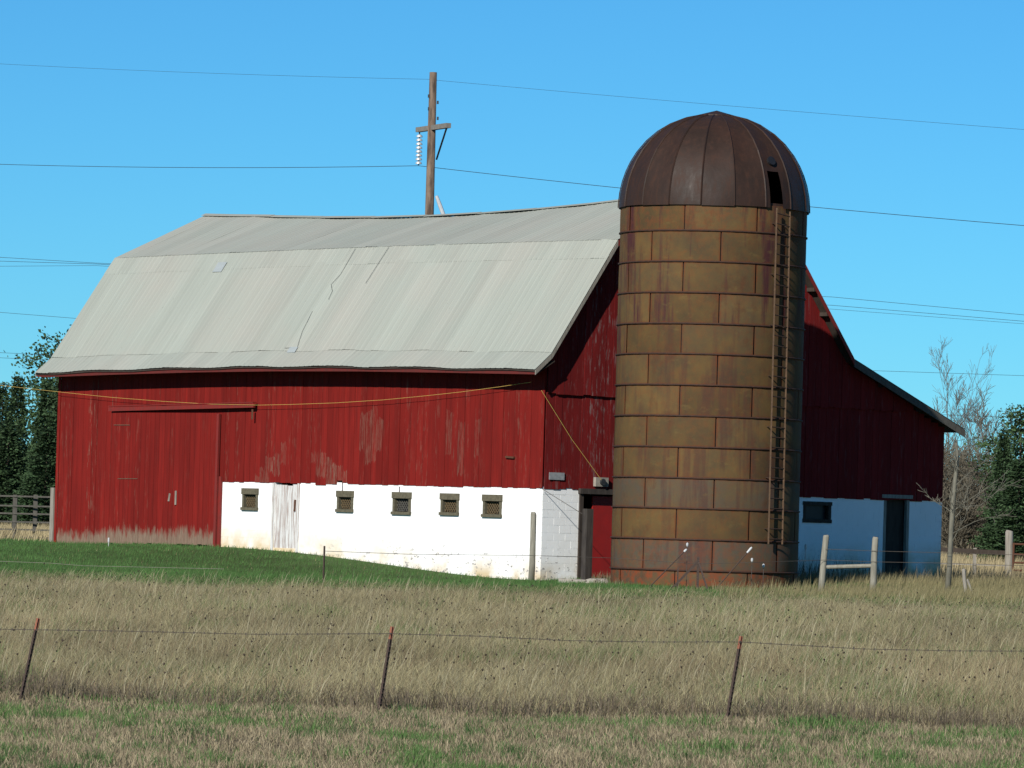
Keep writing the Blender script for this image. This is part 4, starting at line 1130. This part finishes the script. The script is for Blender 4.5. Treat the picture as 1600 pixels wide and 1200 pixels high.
for i, (px, yt, Y, lab) in enumerate(((1480, 700, 196, 'brown thicket beyond the fence close to the barn wall'), (1512, 690, 200, 'brown thicket left of the conifers at right'), (1546, 705, 198, 'brown thicket at the foot of the right conifers'),
                                 (1455, 690, 203, 'brown thicket hidden partly by the barn at right'), (1575, 770, 190, 'low brown thicket beside the gate post'), (1496, 760, 186, 'low brown thicket above the plank rail fence'))):
    bare_tree('thicket_shrub', px, yt, Y, lab, M['brown_twig'], 60 + i, .6, 3, .008, stems=9, first=.12, minr=.010, nk=(4, 6), group='thickets beyond the rail fence')
# pale small tree by the fence: knotty trunk with a snapped top and spreading side branches
py_ = 123.6
tb_ = at(1482, 930, py_); tree = thing('pale_tree', gnd(tb_, 0), 'small pale barked leafless tree with snapped top right of the barn', 'tree')
tp = [gnd(at(1480, 930, py_)), at(1484, 880, py_), at(1486, 835, py_), at(1488, 800, py_), at(1493, 745, py_), at(1496, 715, py_), at(1494, 692, py_)]
m = MB(); m.tube(tp, [.085, .065, .06, .065, .05, .052, .028], 9); m.build('trunk', M['pale_bark'], tree, True)
m = MB(); r = random.Random(9)
def twig(p, d, L, rad, lev):
    pts = [p]; q = p.copy(); dd = d.normalized()
    for i in range(4):
        dd = (dd + Vector((r.gauss(0, .16), r.gauss(0, .16), r.gauss(.02, .14)))).normalized(); q = q + dd * L / 4; pts.append(q.copy())
    m.tube(pts, [max(rad * (1 - .18 * i), .005) for i in range(5)], 4, cap=False)
    if lev:
        for _ in range(r.randint(3, 5)):
            i = r.randint(0, 3); az = r.uniform(0, 6.28); twig(pts[i].lerp(pts[i+1], r.random()), dd + Vector((math.cos(az), math.sin(az) , r.gauss(.1, .5))) * .9, L * r.uniform(.35, .6), rad * .5, lev - 1)
for x, y, dx, dz, L in ((1488, 800, .8, .45, 1.3), (1489, 795, 1, .25, 1.5), (1487, 790, -.6, .8, .8), (1492, 760, .7, .7, 1.1), (1486, 835, 1, .35, 1.5), (1487, 815, .9, .8, 1.2), (1486, 800, -.7, .5, .7), (1493, 740, -.5, .9, .7), (1485, 850, .6, .9, 1.0)):
    twig(at(x, y, py_), Vector((dx, r.gauss(0, .5), dz)), L, .014, 2)
m.build('crown', M['pale_bark'], tree)

# ------------------------------------------------------------------ grass
def blades(X, Y, H, lean, W, C0, tipc=None, segs=2, leandir=None, zoff=0.0):
    n = len(X); Z = height(X, Y) + zoff
    az = rng.uniform(0, 2 * np.pi, n); sx, sy = np.cos(az) * W / 2, np.sin(az) * W / 2 * .4
    la = rng.normal(0, .9, n) if leandir is None else leandir
    lx, ly = np.cos(la) * lean * H, np.sin(la) * lean * H
    zt = H * np.sqrt(np.clip(1 - lean ** 2 * .6, .2, 1))
    if segs == 2:
        V = np.stack((np.stack((X - sx, Y - sy, Z - .02), 1), np.stack((X + sx, Y + sy, Z - .02), 1),
                      np.stack((X + lx * .4 + sx * .8, Y + ly * .4 + sy * .8, Z + zt * .55), 1), np.stack((X + lx * .4 - sx * .8, Y + ly * .4 - sy * .8, Z + zt * .55), 1),
                      np.stack((X + lx, Y + ly, Z + zt), 1)), 1).reshape(-1, 3)
        b = np.arange(n) * 5
        fq = np.stack((b, b + 1, b + 2, b + 3, b + 3, b + 2, b + 4), 1).ravel(); sz = np.tile((4, 3), n); rep = 5
    else:
        V = np.stack((np.stack((X - sx, Y - sy, Z - .02), 1), np.stack((X + sx, Y + sy, Z - .02), 1), np.stack((X + lx, Y + ly, Z + zt), 1)), 1).reshape(-1, 3)
        fq = np.arange(3 * n); sz = np.full(n, 3); rep = 3
    return V, fq, sz, np.repeat(C0, rep, 0)
def grass_obj(name, parts, label, cat):
    V = np.concatenate([p[0] for p in parts]); C = np.concatenate([p[3] for p in parts]); S_ = np.concatenate([p[2] for p in parts]); fs = []; o = 0
    for p in parts: fs.append(p[1] + o); o += len(p[0])
    me = fast_mesh(name, V, np.concatenate(fs), S_, M['grass'], C); ob = bpy.data.objects.new(name, me); col.objects.link(ob)
    return set_props(ob, label, cat, kind='stuff')
def scatter(n, y0, y1, margin=1.6):
    Y = rng.uniform(y0, y1, n); X = rng.uniform(-1, 1, n) * (Y * 800 / F + margin); return X, Y
# tall dry grass
N = 510000
X, Y = scatter(int(N), 66.0, 117.5, 3.6)
# thicker near the front, where each blade is bigger in view
keep = (Y > edge_near(X)) & (Y < edge_far(X) + rng.exponential(1.0, len(X)) * (rng.random(len(X)) < .9) + rng.exponential(2.0, len(X)) * .5)
X, Y = X[keep], Y[keep]
n1 = vnoise(X, Y, 2.6, 21); n2 = vnoise(X, Y, .45, 22) * .65 + vnoise(X, Y, .2, 27) * .35; n3 = vnoise(X * .35, Y, 3.2, 23)
taper = np.clip((edge_far(X) - Y) / 12, .30, 1) * np.clip((Y - edge_near(X)) / 1.5 + .55, .5, 1)
H = (.10 + .40 * n2 ** 1.3 + .14 * n1) * rng.uniform(.65, 1.2, len(X)) * taper
pick = rng.random(len(X)) ; base = np.zeros((len(X), 3))
pal = np.array(((.315, .280, .155), (.275, .240, .132), (.225, .190, .108), (.225, .165, .100), (.30, .275, .18), (.16, .14, .085)))
red = np.clip((n3 - .45) * 2.2, 0, 1)
w_ = np.stack((.28 * (1 - red * .5), .26 * np.ones_like(red), .18 + .1 * red, .07 + .28 * red, .13 * (1 - red * .6), .08 + .12 * (1 - n2)), 1); w_ /= w_.sum(1, keepdims=True)
idx = (pick[:, None] > np.cumsum(w_, 1)).sum(1).clip(0, 5)
pt_ = vnoise(X * .5, Y * .22, 1.1, 25) * .6 + vnoise(X * .3, Y * .12, 1.3, 26) * .4
C = pal[idx] * rng.uniform(.6, 1.3, (len(X), 1)) * (.70 + .60 * pt_[:, None]) * (.86 + .28 * n2[:, None])
gr = (vnoise(X, Y, 1.8, 24) > .66) & (rng.random(len(X)) < .25) | (rng.random(len(X)) < np.clip((Y - edge_far(X) + 5) / 9, 0, .6))
C[gr] = np.array((.085, .15, .045)) * rng.uniform(.7, 1.3, (gr.sum(), 1))
flat = rng.random(len(X)) < .35          # broken stems lying in the thatch
H = np.where(flat, rng.uniform(.10, .26, len(X)), H)
tall = blades(X, Y, H, np.where(flat, rng.uniform(.8, 1.25, len(X)), rng.uniform(.1, .95, len(X))), rng.uniform(.004, .010, len(X)), C, zoff=np.where(flat, rng.uniform(.0, .22, len(X)) * taper, 0), leandir=np.where(rng.random(len(X)) < .32, rng.normal(.15, .7, len(X)), rng.uniform(0, 6.28, len(X))))
# low dark-brown weedy stems laid along the front edge to darken its base
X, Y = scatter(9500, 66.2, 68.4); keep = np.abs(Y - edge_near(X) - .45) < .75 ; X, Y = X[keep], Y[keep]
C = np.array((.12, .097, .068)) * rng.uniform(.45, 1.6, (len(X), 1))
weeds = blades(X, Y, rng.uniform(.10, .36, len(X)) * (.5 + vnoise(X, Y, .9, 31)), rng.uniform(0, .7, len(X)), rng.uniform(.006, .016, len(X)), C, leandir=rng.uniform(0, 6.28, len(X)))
# pale seed stalks standing above the rest
X, Y = scatter(5000, 67.2, 116); keep = vnoise(X, Y, 1.7, 33) > .62; X, Y = X[keep], Y[keep]
C = np.array((.38, .34, .22)) * rng.uniform(.7, 1.15, (len(X), 1))
stalks = blades(X, Y, rng.uniform(.4, .8, len(X)) * np.clip((118 - Y) / 14, .5, 1), rng.uniform(.15, .6, len(X)), rng.uniform(.007, .013, len(X)), C, leandir=rng.normal(.1, .6, len(X)))
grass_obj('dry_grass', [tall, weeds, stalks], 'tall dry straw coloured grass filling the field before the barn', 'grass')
# dark dead seed heads
X, Y = scatter(1100, 67.4, 109); Z = height(X, Y) + rng.uniform(.30, .56, len(X)); s = rng.uniform(.007, .019, len(X))
Vs = np.array(((1, 0, 0), (-1, 0, 0), (0, 1, 0), (0, -1, 0), (0, 0, 1.2), (0, 0, -1.2)))
V = (np.stack((X, Y, Z), 1)[:, None, :] + Vs[None] * s[:, None, None]).reshape(-1, 3)
tri_ = np.array(((0, 2, 4), (2, 1, 4), (1, 3, 4), (3, 0, 4), (2, 0, 5), (1, 2, 5), (3, 1, 5), (0, 3, 5)))
fq = (np.arange(len(X))[:, None, None] * 6 + tri_[None]).ravel()
Cc = np.repeat(np.array((.06, .045, .035)) * rng.uniform(.6, 1.6, (len(X), 1)), 6, 0)
st = blades(X, Y, (Z - height(X, Y)), np.zeros(len(X)), np.full(len(X), .006), np.tile((.13, .10, .07), (len(X), 1)), segs=1)
grass_obj('seed_heads', [(V, fq, np.full(len(X) * 8, 3), Cc), st], 'dark dead weed heads scattered through the dry grass', 'weeds')
# lawn by the barn
def outside_barn(X, Y):
    dx, dy = X - P0.x, Y - P0.y; l = dx * FL.x + dy * FL.y; w = dx * GW.x + dy * GW.y
    return ~((l > -.0) & (l < LEN) & (w > -.0) & (w < WID)) & (np.hypot(X - SC.x, Y - SC.y) > SR)
X, Y = scatter(165000, 112.5, 150, 4.0); keep = (Y > edge_far(X) - 2.5 * rng.random(len(X))) & outside_barn(X, Y) & ((X < 4) | (Y < 142)); X, Y = X[keep], Y[keep]
n1 = vnoise(X, Y, 1.5, 41); n2 = vnoise(X, Y, .5, 42)
C = np.array((.062, .130, .036)) * (.7 + .6 * n2[:, None]) * rng.uniform(.75, 1.3, (len(X), 1))
dry = rng.random(len(X)) < np.clip((X - 3.5) / 10 + (n1 - .45) * .9 * np.clip((X + 4) / 8, .1, 1) + .03 + np.clip((121 - Y) / 14, 0, .5), .02, .85)
C[dry] = np.array((.235, .205, .105)) * rng.uniform(.6, 1.2, (dry.sum(), 1))
hh = np.where(dry & (X > 5), rng.uniform(.10, .38, len(X)), rng.uniform(.04, .12, len(X)))
lawn = blades(X, Y, hh, rng.uniform(.1, .7, len(X)), rng.uniform(.010, .022, len(X)), C, segs=1)
grass_obj('lawn_grass', [lawn], 'short green lawn grass sloping up to the barn', 'grass')
# mown verge in the foreground
X, Y = scatter(150000, 49, 67.6, 2.6); keep = Y < edge_near(X) + .3; X, Y = X[keep], Y[keep]
n1 = vnoise(X, Y, 1.1, 11); n2 = vnoise(X, Y, .45, 12)
g_ = rng.random(len(X)) < np.clip((n1 * .6 + n2 * .4 - .585) * 6, .05, .85)
C = np.array(((.29, .24, .15),)) * rng.uniform(.35, 1.35, (len(X), 1)); C[g_] = np.array((.085, .15, .045)) * rng.uniform(.6, 1.5, (g_.sum(), 1))
verge = blades(X, Y, np.where(g_, rng.uniform(.05, .15, len(X)), rng.uniform(.02, .13, len(X))) * (.5 + 1.0 * n2), rng.uniform(.2, .95, len(X)), rng.uniform(.006, .014, len(X)), C, leandir=rng.uniform(0, 6.28, len(X)))
TX, TY = scatter(170, 50, 66.5, .5); nt = 70
X = np.repeat(TX, nt) + rng.normal(0, .11, 170 * nt); Y = np.repeat(TY, nt) + rng.normal(0, .16, 170 * nt); tone = np.repeat(rng.uniform(.6, 1.3, 170), nt)
C = np.array((.060, .115, .036)) * tone[:, None] * rng.uniform(.6, 1.4, (len(X), 1))
tufts = blades(X, Y, rng.uniform(.04, .17, len(X)), rng.uniform(.1, .9, len(X)), rng.uniform(.005, .011, len(X)), C, leandir=rng.uniform(0, 6.28, len(X)))
TX, TY = scatter(260, 50, 66.8, .5); nt = 60
X = np.repeat(TX, nt) + rng.normal(0, .13, 260 * nt); Y = np.repeat(TY, nt) + rng.normal(0, .2, 260 * nt); tone = np.repeat(rng.uniform(.55, 1.5, 260), nt)
C = np.array((.27, .225, .145)) * tone[:, None] * rng.uniform(.5, 1.4, (len(X), 1))
straw = blades(X, Y, rng.uniform(.04, .16, len(X)), rng.uniform(.3, 1.1, len(X)), rng.uniform(.005, .010, len(X)), C, leandir=rng.uniform(0, 6.28, len(X)))
grass_obj('verge_grass', [verge, tufts, straw], 'mown tan and green grass along the bottom of the picture', 'grass')
# tall dead weeds along the gable foot and yard fence
X = rng.uniform(2.2, 15.5, 16000); Y = rng.uniform(122.5, 138, len(X)); keep = outside_barn(X, Y) & (vnoise(X, Y, 1.2, 51) > .40); X, Y = X[keep], Y[keep]
dx, dy = X - P0.x, Y - P0.y; l_ = dx * FL.x + dy * FL.y; keep = (l_ > -4.8) & (l_ < .2); X, Y = X[keep], Y[keep]
C = np.array((.20, .165, .10)) * rng.uniform(.4, 1.3, (len(X), 1))
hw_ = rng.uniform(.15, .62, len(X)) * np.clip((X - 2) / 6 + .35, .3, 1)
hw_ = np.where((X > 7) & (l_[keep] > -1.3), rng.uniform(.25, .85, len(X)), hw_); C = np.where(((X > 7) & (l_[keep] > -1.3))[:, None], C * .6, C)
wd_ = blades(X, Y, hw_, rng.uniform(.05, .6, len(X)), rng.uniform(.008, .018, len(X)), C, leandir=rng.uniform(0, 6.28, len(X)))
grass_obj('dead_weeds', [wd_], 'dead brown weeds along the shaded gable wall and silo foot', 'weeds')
# straw field beyond the yard
X = np.concatenate((rng.uniform(-24, -10, 20000), rng.uniform(9, 30, 26000))); Y = np.concatenate((rng.uniform(148, 215, 20000), rng.uniform(146, 200, 26000)))
C = np.array((.40, .33, .19)) * rng.uniform(.55, 1.2, (len(X), 1))
far = blades(X, Y, rng.uniform(.15, .55, len(X)), rng.uniform(.05, .6, len(X)), rng.uniform(.015, .04, len(X)), C, segs=1)
grass_obj('field_stubble', [far], 'pale straw stubble in the far field behind the fences', 'grass')
